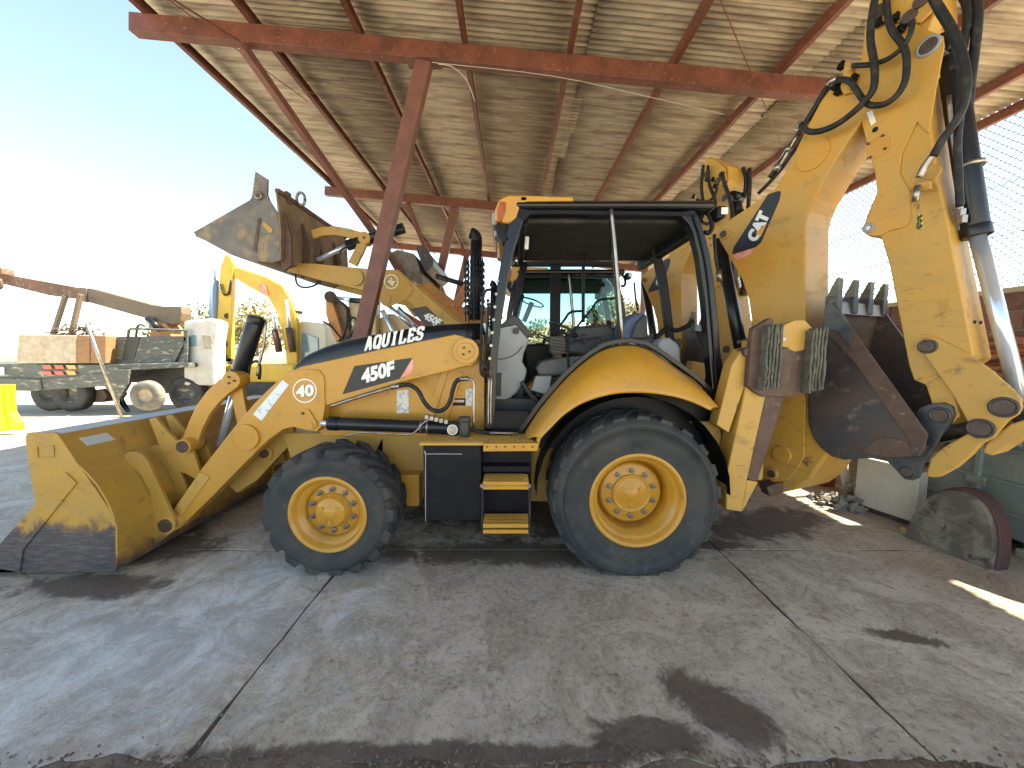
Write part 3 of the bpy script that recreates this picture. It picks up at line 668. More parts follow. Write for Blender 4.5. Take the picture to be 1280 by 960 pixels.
# slab-serif capitals drawn as strokes on a 5 x 7 grid
GL = {'A': [((0,0),(1.6,0)),((3.4,0),(5,0)),((.9,0),(2.2,7)),((4.1,0),(2.8,7)),((1.4,2.2),(3.6,2.2)),((1.2,7),(3,7))],
      'Q': [((1.1,.6),(.6,1.3)),((.6,1.1),(.6,5.9)),((.5,5.7),(1.4,6.9)),((1.2,7),(3.8,7)),((3.6,6.9),(4.5,5.7)),((4.4,5.9),(4.4,1.1)),((4.5,1.3),(3.6,.1)),((1.2,0),(3.8,0)),((.5,1.3),(1.4,.1)),((2.6,1.6),(4.8,-1.0))],
      'U': [((-.1,7),(1.7,7)),((3.3,7),(5.1,7)),((.8,7),(.8,1.1)),((4.2,7),(4.2,1.1)),((.8,1.3),(1.7,.1)),((1.5,0),(3.5,0)),((3.3,.1),(4.2,1.3))],
      'I': [((1.1,0),(3.9,0)),((1.1,7),(3.9,7)),((2.5,0),(2.5,7))],
      'L': [((.1,7),(2.3,7)),((1.1,7),(1.1,0)),((.1,0),(4.7,0)),((4.5,0),(4.5,2.2))],
      'E': [((.1,7),(4.5,7)),((1.1,7),(1.1,0)),((.1,0),(4.7,0)),((4.5,0),(4.5,1.9)),((4.3,7),(4.3,5.3)),((1.1,3.5),(3.2,3.5)),((3.1,2.7),(3.1,4.3))],
      'S': [((4.3,5.0),(4.3,7)),((4.2,6),(3.5,7)),((3.7,7),(1.3,7)),((1.4,7),(.7,6)),((.7,6.1),(.7,4.7)),((.7,4.8),(1.6,3.8)),((1.4,3.8),(3.6,3.3)),((3.4,3.4),(4.4,2.3)),((4.4,2.5),(4.4,1)),((4.4,1.1),(3.6,0)),((3.8,0),(1.3,0)),((1.4,0),(.7,1)),((.7,2.1),(.7,0))]}
def slab_text(s, pl, A, B, Cc, mat, parent, lw=1.95):
    q = pl.off(-.004); a, b, c = q(*A), q(*B), q(*Cc); m = M(); W_ = len(s)*6.0-1; k = 0
    for i, ch in enumerate(s):
        for (x0,y0),(x1,y1) in GL[ch]:
            L_ = math.hypot(x1-x0, y1-y0) or 1; dx, dy = (x1-x0)/L_, (y1-y0)/L_; hx, hy = -dy*lw/2, dx*lw/2
            if abs(dy) < .01: hx, hy = 0, .72
            k += 1; e = pl.w*(-.00003*(k % 30))
            cs = [(x0+hx,y0+hy),(x1+hx,y1+hy),(x1-hx,y1-hy),(x0-hx,y0-hy)]
            m.add([a+(b-a)*((i*6+x)/W_)+(c-a)*(y/7)+e for x, y in cs], [(0,1,2,3)])
    return m.build('lettering', mat, parent, fix=False)
slab_text('AQUILES', PY(3.122), (455.5,437.5), (528,423.5), (458,422.5), white, bh)
# ---- step box and ladder
SB = PY(2.74)
M().prism([SB(x,y) for x,y in ((528.5,556),(601.5,556),(601.5,651),(530,651.5))], (0,.5,0)).build('fuel_tank', black_sat, bh, .012)
T('tank_seam', PY(2.735), ((532,652),(532,570),(534,567.5),(578,567.5)), .0035, grey_plastic)
PL_ = PY(2.7)
a = PL_(524,557); b = PL_(672,557); m = M().bb((a.x,2.70,a.z-.0),(b.x,3.16,a.z+.022)); m.build('platform', yellow_worn, bh, .003)
m = M(); x = a.x+.02; i = 0     # raised tread lozenges
while x < b.x-.02:
    for j in range(12):
        q = Matrix.Rotation((.6 if (i+j) % 2 else -.6), 3, 'Z'); m.box((x, 2.725+j*.036, a.z+.0245), (.026,.007,.004), q)
    x += .028; i += 1
m.build('tread_pattern', yellow_worn, bh, fix=False)['kind'] = 'stuff'
ST = PY(2.675)
m = M().prism([ST(x,y) for x,y in ((604,554.5),(673,554),(671,564),(604,564.5))], (0,.03,0)); m.build('step_edge', yellow, bh, .004)
m = M()
for i in range(6): q = ST(609+i*11.3,558.5); m.cyl(q+Vector((0,-.004,0)), q+Vector((0,.004,0)), .006, n=10)
m.build('grip_hole', black_sat, bh)
plate('step_back', PY(2.9), ((603,564),(664,564),(664,648),(603,648)), .02, black_sat, bh, .003)
plate('step_shelf', PY(2.80), ((603,583),(662,583),(662,590),(603,590)), .12, black_sat, bh, .003)
plate('front_gusset', PY(2.74), ((672,545),(678,541),(672,564),(668,562)), .1, yellow, bh, .004)
for y0, y1 in ((602,612),(655,667)):
    m = M(); zA = ST(604,y0).z; zB = ST(604,y1).z; xa, xb = ST(603.5,y0).x, ST(661,y0).x
    for k in range(4):
        yy = 2.675+k*.055; m.bb((xa,yy,zA-.030),(xb,yy+.012,zA-.002)); 
        n_ = int((xb-xa)/.02)
        for i in range(n_): m.box((xa+.01+i*.02, yy+.006, zA+.001), (.010,.012,.006))
    m.bb((xa,2.675,zB),(xb,2.69,zB+.028)); m.bb((xa+.002,2.69,zB+.004),(xb-.002,2.85,zB+.012))
    m.build('step_tread', yellow, bh, .002, fix=False)
for x in (602.5, 661.5):
    m = M().prism([ST(x-1.5,604),ST(x+1.5,604),ST(x+2.2,630),ST(x+1.8,667),ST(x-1.8,667),ST(x-.6,630)], (0,.012,0)); m.build('step_strap', rubber_hose, bh, .003)
    q = ST(x,607); M().cyl(q-Vector((0,.01,0)), q, .014, n=10).build('strap_bolt', steel, bh)
# ---- rear fender, lofted between the body line and the flared wheel arch
up = [(650,550),(662,529),(677,507),(693,488),(709,470),(725,456),(741,443),(756,435),(770,431),(787,429.5),(806,433),(822,443),(838,455),(855,467),(870,479),(887,495),(893,513)]
lo = [(675,549),(680,542),(687,536),(695,527),(703,519),(714,511),(725,504),(740,498),(754,494),(770,490.5),(787,489.5),(806,489.5),(822,491),(838,493.5),(854,497),(872,503.5),(890,512.5)]
FU, FL = PY(3.0), PY(2.66); rows = []
for (a, b), (c, d) in zip(up, lo):
    U_, L_ = FU(a,b), FL(c,d)
    mid1 = U_.lerp(L_, .30)+Vector((0,-.085,.012)); mid2 = U_.lerp(L_, .62)+Vector((0,-.075,.035)); mid3 = U_.lerp(L_, .88)+Vector((0,-.018,.018))
    rows.append([U_, mid1, mid2, mid3, L_, L_+Vector((0,.012,-.012)), L_+Vector((0,.05,.0)), L_+Vector((0,.3,.03))])
m = M(); K = 8; n = len(rows)
m.add([p for r_ in rows for p in r_], [(i*K+j, i*K+j+1, (i+1)*K+j+1, (i+1)*K+j) for i in range(n-1) for j in range(K-1)], True)
o = m.build('rear_fender', yellow, bh, solid=.006); mo = o.modifiers.new('sub','SUBSURF'); mo.levels = mo.render_levels = 1
c = o.copy(); C.objects.link(c); c.scale.y = -1
# inner wheel housing
m = M(); hs = [FU(x,y) for x,y in up]; m.prism(hs+[FU(905,560),FU(655,560)], (0,.03,0)); m.build('wheel_housing', black_sat, bh)
m = M(); ar = [(hubR.x+.74*math.cos(a_), hubR.z+.76*math.sin(a_)) for a_ in [PI*k/16 for k in range(17)]]
m.add([(x,2.75,z) for x,z in ar]+[(x,3.05,z) for x,z in ar], [(i,i+1,18+i,17+i) for i in range(16)], True); m.build('wheel_liner', black_sat, bh)
# black rubber line above the fender
tr = [FU(x,y)+Vector((0,-.02,0)) for x,y in ((642,553),(657,529),(673,506),(690,486),(706,468),(722,453),(739,440),(754,431),(770,427),(787,425.5),(807,429),(823,438),(840,450),(857,462),(873,474),(892,492),(898,510))]
m = M(); n = len(tr)
vs = []
for i, p in enumerate(tr):
    t = (tr[min(i+1,n-1)]-tr[max(i-1,0)]).normalized(); u = Vector((-t.z,0,t.x))
    if u.z < 0: u = -u
    vs += [p-u*.018, p+u*.018, p+u*.018+Vector((0,.05,0)), p-u*.018+Vector((0,.05,0))]
m.add(vs, [(i*4+j, i*4+(j+1)%4, (i+1)*4+(j+1)%4, (i+1)*4+j) for i in range(n-1) for j in range(4)]+[(0,1,2,3),((n-1)*4,(n-1)*4+1,(n-1)*4+2,(n-1)*4+3)])
m.build('door_seal', black_paint, bh, .003)
# ---- cab
CN = PY(3.0)
plate('front_pillar', CN, ((637,270),(645,258),(660,262),(654,277),(642,314),(634.5,352),(627,398),(622,440),(619,514),(617,541),(605,541),(607,510),(610,460),(614,418),(622.5,347)), .10, black_paint, bh, .010)
fp2 = plate('front_pillar', PY(4.50), ((650,330),(656,326),(660,330),(650,372),(643,420),(640,470),(634,470),(638,410)), .08, black_sat, bh, .008)
plate('window_post', CN, ((761,262),(768,262),(781,425),(774,426)), .035, black_paint, bh, .006, .02)
T('grab_rail', PY(2.985), ((764,262),(768,300),(773,360),(778,424)), .014, steel)
T('window_post', PY(4.0), ((729.5,298),(729,350),(729,403)), .019, black_sat)
plate('rear_pillar', CN, ((845,264),(868,262),(874,270),(881,292),(888,318),(894,360),(899,410),(903,475),(905,520),(893,520),(890,480),(885,425),(882,380),(875,325),(868,294),(862,281),(855,273)), .10, black_paint, bh, .010)
T('pillar_edge', PY(2.99), ((866,268),(876,300),(884,340),(889,390),(893,440),(896,500)), .006, black_sat)
plate('rear_pillar', PY(3.85), ((812,292),(819,290),(823,300),(835,350),(843,416),(844,440),(836,440),(834,418),(826,360),(818,318)), .07, black_sat, bh, .008)
plate('sill', CN, ((607,536),(660,536),(655,552),(606,552)), .15, black_sat, bh, .005)
plate('door_sill', CN, ((617,514),(662,514),(657,536),(617,536)), .05, black_sat, bh, .004)
# roof: outer shell with rounded edges, headliner beneath
R0 = CN(640,262); R1 = CN(890,268)
rx0, rx1 = CN(645,262).x, CN(892,262).x; rz = CN(760,262).z
m = M(); pro = [(0,0),(-.02,.02),(-.02,.05),(.02,.075),(.12,.095),(.7,.105),(1.38,.095),(1.48,.075),(1.52,.05),(1.52,.02),(1.5,0)]
m.prism([(rx0, 3.0+y, rz+z) for y, z in pro], (rx1-rx0,0,0)); m.build('roof', black_paint, bh, .02)
plate('roof_rail', CN, ((645,258),(660,262),(700,262),(850,264),(870,266),(872,272),(856,270),(700,267.5),(662,268),(655,276),(648,272)), .09, black_sat, bh, .006, -.004)
m = M().bb((rx0+.06,3.12,rz-.06),(rx1-.06,4.4,rz-.005)); m.build('headliner', mk('dark_headliner',(.02,.024,.024),.8,col2=(.05,.05,.045),scale=8), bh, .02)
m = M(); zt = PY(4.45)(730,304).z; m.bb((rx0+.1,4.42,zt+.03),(rx1-.05,4.5,rz-.001)); m.build('side_header', black_sat, bh, .01)
m = M(); m.bb((rx1-.12,3.1,rz-.16),(rx1-.04,4.42,rz-.002)); m.build('rear_header', black_sat, bh, .02)
m = M(); m.bb((rx0+.03,3.1,rz-.1),(rx0+.1,4.42,rz-.002)); m.build('front_header', black_sat, bh, .02)
m = M()
for px, py in ((846,282),(838,284)): q = P(px,py,3.7); m.box(q, (.12,.2,.09))
m.build('speaker', dark_plastic, bh, .02)
# yellow visor with work lamps over the windscreen
VP_ = PY(2.985)
vz = [(619,284),(618.5,262),(623,251),(628,246.5),(636,243.5),(717,246),(717,251),(655,252),(650,258),(645,272),(640,279),(630,284)]
m = M().prism([VP_(x,y) for x,y in ((618.5,276),(618.5,262),(623,251),(628,246.5),(636,243.5),(660,244),(660,251.5),(650,258),(645,272),(636,279))], (0,1.5,0)); m.build('roof_visor', yellow, bh, .014)
m = M().prism([VP_(x,y) for x,y in ((650,243.8),(717,246),(717,251),(650,252))], (0,1.5,0)); m.build('roof_cap', yellow, bh, .01)
m = M()
q0 = VP_(632.5,253); q1 = VP_(621,277)
plate('marker_lamp', VP_.off(-.012), ((625,252),(632,251.5),(632,262),(628,275),(622,278),(621.5,264)), .05, orange_lamp, bh, .006)
for yy in (3.15, 3.45, 4.2): M().box((VP_(620,268).x-.01, yy, VP_(620,268).z), (.05,.16,.1)).build('work_lamp', grey_plastic, bh, .01)
plate('lamp_bracket', CN, ((619,280),(633,280),(632,292),(637,300),(628,303),(621,292)), .12, black_sat, bh, .005)
lm = mk('lamp_glass',(.75,.75,.72),.15,coat=.4)
m = M(); q = P(897,268,3.05); m.box(q,(.07,.12,.09)); m.build('rear_work_lamp', black_sat, bh, .01); M().box(q+Vector((.02,-.061,.005)),(.05,.006,.05)).build('lamp_lens', lm, bh)
T('lamp_bracket', PY(3.08), ((880,262),(888,272),(890,284),(886,291),(880,290)), .018, black_sat)
M().cyl(P(659,296,3.3), P(658,312,3.3), .018, n=14).build('cab_lamp', lm, bh, .004)
# hand rails and breather pipes before the front pillar
for dx, py0 in ((0,362),(7,380)):
    T('hand_rail', PY(2.97), ((614+dx*.5,py0),(608+dx*.4,py0+1),(604.5+dx,py0+8),(603+dx*.9,py0+25),(601+dx*.7,450),(602+dx*.3,468),(611,470)), .011, black_sat)
m = M()
for i in range(7): q = P(622-i*1.6, 352+i*16, 2.985); m.cyl(q-Vector((.0,.02,0)), q+Vector((0,.02,0)), .012, n=10)
m.build('pillar_bolt', steel, bh)
T('hydraulic_hose', PY(2.97), ((601,449),(604,455),(608,459),(612,461)), .012, rubber_hose)
for k, px in enumerate((611.5, 614.5)):
    T('loose_pipe', PY(2.98), ((px,470),(px-1,505),(px-1,535)), .007, steel)
# exhaust stack
e0 = P(593.5,400,3.45); e1 = P(595.5,302,3.45)
m = M().cyl(e0, e1, .052, n=24); m.tube([e1-Vector((0,0,.03)), e1+Vector((0,0,.03)), e1+Vector((-.02,0,.06)), e1+Vector((-.05,0,.075))], .050, 14); m.build('exhaust_stack', black_sat, bh)
gd = M()
for k in range(9):
    for j in range(9):
        a_ = PI*.25+j*PI*1.5/9+PI/2; gd.box((e0.x+.085*math.cos(a_), e0.y+.085*math.sin(a_), e0.z+.06+k*.055), (.02,.012,.03), Matrix.Rotation(a_, 3, 'Z'))
for j in range(5):
    a_ = PI*.25+j*PI*1.5/4+PI/2; gd.bb((e0.x+.085*math.cos(a_)-.006, e0.y+.085*math.sin(a_)-.006, e0.z-.02),(e0.x+.085*math.cos(a_)+.006, e0.y+.085*math.sin(a_)+.006, e0.z+.55))
gd.build('exhaust_guard', black_sat, bh)
# ---- inside the cab
CI = PY(3.35)
M().prism([CI(x,y) for x,y in ((614,497),(640,498),(700,499),(760,470),(860,475),(860,545),(614,545))], (0,1.05,0)).build('cab_floor', dark_plastic, bh, .01)
plate('front_console', CI, ((612,420),(622,408),(646,404),(662,424),(655,441),(653,452),(659,463),(655,478),(645,492),(632,502),(612,502)), .7, grey_plastic, bh, .02)
plate('console_hood', CI, ((622,409),(641,393),(650,398),(663,416),(660,424),(645,406),(626,410)), .7, dark_plastic, bh, .01, -.01)
plate('console_grille', CI, ((619,466),(627,466),(626,495),(618,495)), .01, dark_plastic, bh, .002, -.012)
M().cyl(P(645,413.5,3.33), P(645,413.5,3.36), .03, n=18).build('console_knob', dark_plastic, bh)
T('console_seam', PY(3.345), ((620,449),(632,448),(645,442),(653,433)), .004, dark_plastic)
T('pedal', PY(3.3), ((652,477),(658,486),(664,494),(671,500)), .022, dark_plastic)
plate('door_frame_far', PY(4.3), ((655,430),(735,430),(735,438),(716,445),(690,475),(655,478)), .05, black_sat, bh, .01) 
m = M()
def pad(name, pts, y0, dep, mat, bv=.03): return M().prism([PY(y0)(x,y) for x,y in pts], (0,dep,0)).build(name, mat, bh, bv)
pad('seat_base', ((672,470),(700,468),(712,450),(730,455),(722,478),(690,500),(668,499)), 3.45, .45, dark_plastic)
pad('seat_cushion', ((670,461),(676,452),(700,447),(742,443),(748,452),(720,466),(690,471),(674,470)), 3.4, .52, mk('grey_vinyl',(.14,.145,.15),.6,col2=(.1,.1,.1),scale=9))
pad('side_cover', ((670,470),(690,470),(686,494),(664,488)), 3.3, .1, grey_plastic, .01)
pad('fender_inner', ((655,487),(680,462),(700,440),(704,446),(690,465),(664,492)), 3.6, .3, yellow, .02)
pad('armrest', ((686,420),(706,420),(709,432),(707,441),(695,447),(688,440)), 3.3, .12, mk('brown_bellows',(.09,.07,.055),.8,col2=(.04,.035,.03),scale=14), .015)
m = M()
for k in range(5): q = P(697+k*.5, 424+k*4, 3.29); m.box(q, (.13,.02,.012), Matrix.Rotation(.15, 3, 'Y'))
m.build('bellows_fold', dark_plastic, bh)
pad('rear_console', ((716,408),(760,405),(772,412),(775,430),(770,450),(716,452)), 3.9, .4, dark_plastic, .03)
pad('control_pod', ((706,428),(750,420),(770,424),(760,440),(735,446),(706,442)), 3.5, .25, dark_plastic, .03)
pad('lower_cover', ((655,432),(720,430),(712,450),(690,470),(662,476)), 4.1, .05, black_sat, .01)
T('control_lever', PY(3.28), ((711,471),(710,432),(714,418),(740,386),(745,378),(752,374),(768,373)), .011, black_sat)
T('control_lever', PY(3.40), ((690,420),(704,402),(712,391),(722,389),(728,389)), .012, black_sat)
m = M(); m.tube([P(757+12*math.cos(a_), 437+9*math.sin(a_), 3.45) for a_ in [PI*k/8 for k in range(17)]], .009, 6, sub=1); m.build('cable_loop', steel, bh)
rs = random.Random(4)
for k in range(10): q = P(722+rs.random()*40, 424+rs.random()*12, 3.42); M().cyl(q, q+Vector((rs.uniform(-.02,.02),0,.05)), .012, n=8).build('control_knob', dark_plastic, bh)
pad('seat_back', ((778,424),(779,410),(786,398),(797,391),(806,390),(808,397),(800,415),(794,428)), 3.6, .42, blue_fabric, .04)
pad('seat_shell', ((788,424),(795,404),(806,392),(809,395),(811,424)), 3.57, .48, dark_plastic, .03)
pad('tool_box', ((823,430),(829,422),(838,422),(851,432),(852,456),(822,452)), 3.35, .2, grey_plastic, .03)
pad('armrest_base', ((800,424),(818,420),(824,432),(836,440),(852,456),(852,470),(800,440)), 3.5, .15, dark_plastic, .02)
T('control_lever', PY(3.5), ((820,424),(827,415),(836,410),(846,413),(860,407),(866,400)), .022, black_sat)
M().lathe(P(704,412,3.75), [(-.012,.15),(0,.165),(.012,.15),(0,.138),(-.012,.15)], axis=(.5,.1,1), n=32).build('steering_wheel', dark_plastic, bh)
M().cyl(P(704,412,3.75), P(690,440,3.75), .025).build('steering_column', dark_plastic, bh)
# ---- rear frame, stabiliser
M().prism([PY(2.98)(x,y) for x,y in ((862,527),(898,527),(906,560),(918,600),(905,610),(896,570),(880,540))], (0,.3,0)).build('rear_bracket', yellow_dim, bh, .008)
M().bb((1.62,3.05,.42),(2.0,4.55,1.15)).build('rear_frame', yellow_dim, bh, .015)
M().bb((1.9,3.0,.62),(2.08,4.6,.80)).bb((1.9,3.0,1.08),(2.08,4.6,1.22)).build('swing_frame', yellow_dim, bh, .015)
def stab(y0, sgn, nm=''):
    """folded stabiliser with its flip pad, near side: faces traced at y0"""
    q = PY(y0); f = q
    m = M(); L4 = [(933.5,476),(907,594),(907,634),(913,640),(928,640),(947.5,602),(981,497),(1000,420),(960,420)]
    m.prism([f(x,y) for x,y in ((945,425),(936,470),(908,594),(908,637),(928,640),(934,600),(957,497),(975,425))], (0,.17,0)); a_ = m.build('stabiliser_leg', yellow_worn, bh, .008)
    b_ = M().prism([f(x,y)+Vector((0,.006,0)) for x,y in ((957.5,497),(934.5,599),(947.5,602),(982,497),(1000,425),(975,425))], (0,.16,0)).build('wear_plate', brown_steel, bh, .006)
    c_ = M().prism([f(x,y)+Vector((0,.004,0)) for x,y in ((934.2,600),(928.4,640),(948,603))], (0,.16,0)).build('leg_foot', yellow_worn, bh, .004)
    d_ = M().prism([PY(y0+.02)(x,y) for x,y in ((928,437),(937,434),(941,440),(938,462),(911,541),(896,531),(915,456))], (0,.12,0)).build('stabiliser_link', yellow_worn, bh, .006)
    e_ = pin(PY(y0), 934, 440, .034, .1).build('link_pin', pinm, bh, .003)
    g_ = M().cyl(P(914,520,y0+.16), P(908,585,y0+.16), .05, n=20).cyl(P(912,548,y0+.16), P(911,556,y0+.16), .062, n=20).build('stabiliser_cylinder', cyl_black, bh)
    return [a_,b_,c_,d_,e_,g_]
stab(2.80, 1)
SP = PY(2.76)
padr = thing('stabiliser_pad', Vector((0,0,0)), None, None); padr.parent = bh; padr.location = SP(980,450)-bh.location
M().prism([SP(x,y) for x,y in ((935,483),(939,430),(942,410),(964,397),(968,400),(967,412),(975,430),(992,433),(994,415),(1000,403),(1012,408),(1030,412),(1026,488),(1004,492),(990,496),(955,496),(946,492))], (0,.06,0)).build('pad_plate', brown_steel, padr, .008)
M().prism([PY(2.755)(x,y) for x,y in ((976,408),(994,400),(1007,400),(1018,412),(1014,436),(994,440),(976,433))], (0,.05,0)).build('pad_bracket', yellow_worn, padr, .008)
M().prism([PY(2.74)(x,y) for x,y in ((974,436),(986,434),(990,442),(988,480),(972,484))], (0,.02,0)).build('pad_web', brown_steel, padr, .006)
rub = mk('frayed_grey_rubber', (.07,.068,.058), .85, col2=(.145,.145,.115), scale=18, col3=(.05,.05,.05), scale3=30, bump=.5, bscale=40)
rs = random.Random(8)
for x0, y0, n_, h_ in ((954,407,5,78),(1008,411,5,77)):
    for i in range(n_):
        m = M(); K = 12; vs = []
        for k in range(K+1):
            f = k/K; x = x0+i*4.1-f*6+rs.uniform(-.5,.5); y = y0+f*h_-i*.5+(2 if i == 0 else 0)+rs.uniform(0,.6)
            w_ = 1.5+rs.uniform(-.25,.3); d = -.075+rs.uniform(-.006,.008)
            a_, b_ = PY(2.76)(x-w_,y), PY(2.76)(x+w_,y); vs += [a_+Vector((0,d,0)), b_+Vector((0,d+.004,0)), b_, a_]
        m.add(vs, [(k*4+j, k*4+(j+1)%4, (k+1)*4+(j+1)%4, (k+1)*4+j) for k in range(K) for j in range(4)]+[(0,1,2,3),(K*4,K*4+1,K*4+2,K*4+3)])
        m.build('rubber_slat', rub, padr, .002)
m = M()
for a_ in ((974,417),(978,424),(976,411)): m.cyl(PY(2.75)(*a_)-Vector((0,.02,0)), PY(2.75)(*a_), .014, n=8)
m.build('pad_bolt', steel, padr)
# far stabiliser, simple
M().beam((2.1,4.72,.25),(2.35,4.72,1.55),.16,.2).build('stabiliser_leg', yellow_worn, bh, .008)
# swing casting
BW = Vector((.92,.39,0)).normalized(); BD = Vector((.39,-.92,0)).normalized()
BP = Plane((2.51,3.2,0), BW)
M().cyl((2.14,3.82,.42),(2.14,3.82,1.25),.10,n=24).build('swing_pin', pinm, bh)
plate('swing_casting', BP.off(-.06), ((925,500),(945,492),(1010,492),(1020,540),(1037,548),(1036,566),(1024,582),(1012,600),(995,612),(968,618),(948,610),(930,585)), .5, yellow_worn, bh, .02)
plate('boom_foot', BP, ((960,430),(1007,430),(1007,492),(1005,571),(996,588),(984,600),(966,604),(950,585),(946,560)), .02, yellow_worn, bh, .006, -.085)
ring = BP.off(-.09)
for x, y, r_ in ((978,568,.075),(966,592,.05)):
    a_ = ring(x,y); M().cyl(a_-BW*.02, a_+BW*.05, r_, n=24).build('pin_boss', yellow_worn, bh, .005); 
a_ = ring(966,592); M().cyl(a_-BW*.03, a_, .034, n=18).build('pin', pinm, bh)
M().beam(P(955,612,3.3), P(1000,598,3.3), .12, .1).build('lower_guard', brown_steel, bh, .01)
for a_, b_ in (((2.2,3.55,.5),(2.05,3.2,.5)),((2.2,4.05,.5),(2.05,4.4,.5))): M().cyl(a_, b_, .06).build('swing_cylinder', cyl_black, bh)
# ================================================================== BOOM, STICK, HOE BUCKET (swung towards the camera)
bt = .34
boom_px = [(897,292),(898,285),(903,281),(914,273),(943,254),(970,234.5),(983,212),(995,187),(1010,156),(1025.6,127),(1036,113),(1048,103),(1064,92),(1082,78),(1092,100),(1090,130),(1077,151),(1060,177),(1046,199),(1031,225),(1019,247.5),(1011,265),(1007,281),(1006.5,330),(1006.5,430),(990,500),(950,500),(943,470),(941,430),(940,405),(936,375),(927.5,350),(915,327.5),(899,300)]
plate('boom', BP, boom_px, bt, yellow_boom, bh, .010)
for k, (x, y, r_) in enumerate(((1017,192,.105),)):
    pass
# raised round weld pads with their edges
def disc(pl, x, y, rx, h, mat, name, parent=None, n=40):
    a_ = pl(x,y); M().cyl(a_-pl.w*h, a_+pl.w*.002, rx, n=n).build(name, mat, parent or bh, .003)
disc(BP, 1016, 193, .125, .012, yellow_boom, 'round_pad')
a_ = BP(906,293); M().cyl(a_-BW*.02, a_+BW*(bt+.02), .055, n=26).build('pin_boss', yellow, bh, .005); M().cyl(a_-BW*.035, a_+BW*(bt+.03), .034, n=20).build('pin', pinm, bh, .003)
# boom cylinder in front of the boom's lower half
bc = BP.off(.17); M().cyl(bc(899,300), bc(935,480), .062, n=24).build('boom_cylinder', cyl_black, bh)
M().cyl(bc(929,425), bc(930,431), .068, n=24).build('cylinder_band', steel, bh)
# decal
plate('maker_decal', BP, ((915,318),(917,309),(960,243),(973,238.5),(976,239.5),(974,250),(951,303),(944,309)), .004, decal_black, bh, 0, -.004)
plate('decal_corner', BP, ((915,319),(944,309.5),(938,318),(922,325)), .003, pink, bh, 0, -.003)
ct = text3d('CAT', BP, (945.5,304), (963.5,268), (932.5,297.5), white, bh, bold=.075, off=.004)
BOOM_TEXT = ct
plate('decal_triangle', BP, ((944.5,291),(958.5,279),(951,296)), .002, mk('decal_orange',(.75,.36,.06),.5), bh, 0, -.0075)
# holes and scars on the rear face of the boom are wear, not parts; stick
ST_ = BP.off(.015)
stick_px = [(1081,35),(1100,27),(1122,25),(1140,30),(1158,110),(1170,220),(1184,275),(1194,330),(1206,390),(1217.5,448),(1190,470),(1176,505),(1164.6,502),(1157,481),(1142,475),(1136,457),(1121,381),(1112,333),(1101,296),(1086,295.5),(1079.5,291),(1080,280),(1084,268),(1096,240.6),(1092.7,213),(1081,172),(1074,144),(1072,110),(1077,69)]
plate('stick', ST_, stick_px, .27, yellow_worn, bh, .008)
plate('stick_side_plate', ST_, [(1081,34),(1110,26),(1146,29),(1152,34),(1178.6,45),(1180,58),(1170,110),(1161,165),(1158,166),(1146,152),(1128,190),(1124,215),(1137,240),(1138,275),(1130,284),(1110,289),(1100,295),(1087,294.5),(1081,289),(1083,275),(1097,240.6),(1093.5,213),(1082,172),(1075,144),(1073,110),(1078,69)], .014, yellow_boom, bh, .004, -.014)
plate('stick_ear', ST_.off(.27), [(1146,29),(1178,45),(1180,58),(1170,110),(1161,165),(1140,165),(1130,60)], .014, yellow, bh, .004)
plate('stick_foot_plate', ST_, [(1142,475),(1157,472),(1170,468),(1187,478),(1200,520),(1190,530),(1176,533),(1166,520),(1164,502),(1157,481)], .27, yellow_worn, bh, .006, -.004)
sp = ST_.off(-.014)
def collar(pl, x, y, r_, l, mat=pinm, ringm=None):
    a_ = pl(x,y); M().cyl(a_-pl.w*.012, a_+pl.w*l, r_, n=26).build('pin', mat, bh, .003)
    if ringm: M().lathe(a_, [(0,r_),(-.014,r_),(-.014,r_*1.32),(0,r_*1.32)], axis=tuple(pl.w), n=28).build('pin_collar', ringm, bh)
collar(sp, 1161, 58, .046, .3, pinm, grey_plastic)
a_ = sp(1086,285); M().lathe(a_, [(0,.016),(-.012,.016),(-.012,.036),(0,.036)], axis=tuple(BW), n=22).build('lock_eye', grey_plastic, bh); M().cyl(a_-BW*.002, a_+BW*.0, .02, n=16).build('lock_hole', white, bh)
a_ = sp(1094,162); M().cyl(a_-BW*.003, a_, .018, n=16).build('lock_hole', black_sat, bh)
plate('cover_plate', sp, ((1080,181),(1086,178),(1103,169),(1112,170),(1112,184),(1108,190),(1090,201),(1084,196)), .006, yellow, bh, .002, -.006)
m = M()
for x, y in ((1086,180),(1104,170),(1107,186),(1089,197)): pin(sp, x, y, .009, .02, m, off=-.016)
m.build('cover_bolt', pinm, bh)
plate('sticker', sp, ((1083,141),(1090,138),(1095,152),(1089,157)), .002, white, bh, 0, -.002)
plate('sticker', ST_, ((1144,268),(1152,268),(1154,285),(1147,288)), .002, mk('yellow_sticker',(.8,.7,.05),.5,col2=(.1,.1,.05),scale=40,lo=.5,hi=.55), bh, 0, -.002)
text3d('AE', ST_, (1145.5,286), (1153,284), (1145,270), decal_black, bh, bold=.03, off=.003)
T2 = lambda nm, pl, pts, r_, mat, n=8: M().tube([pl(x,y) for x,y in pts], r_, n).build(nm, mat, bh)
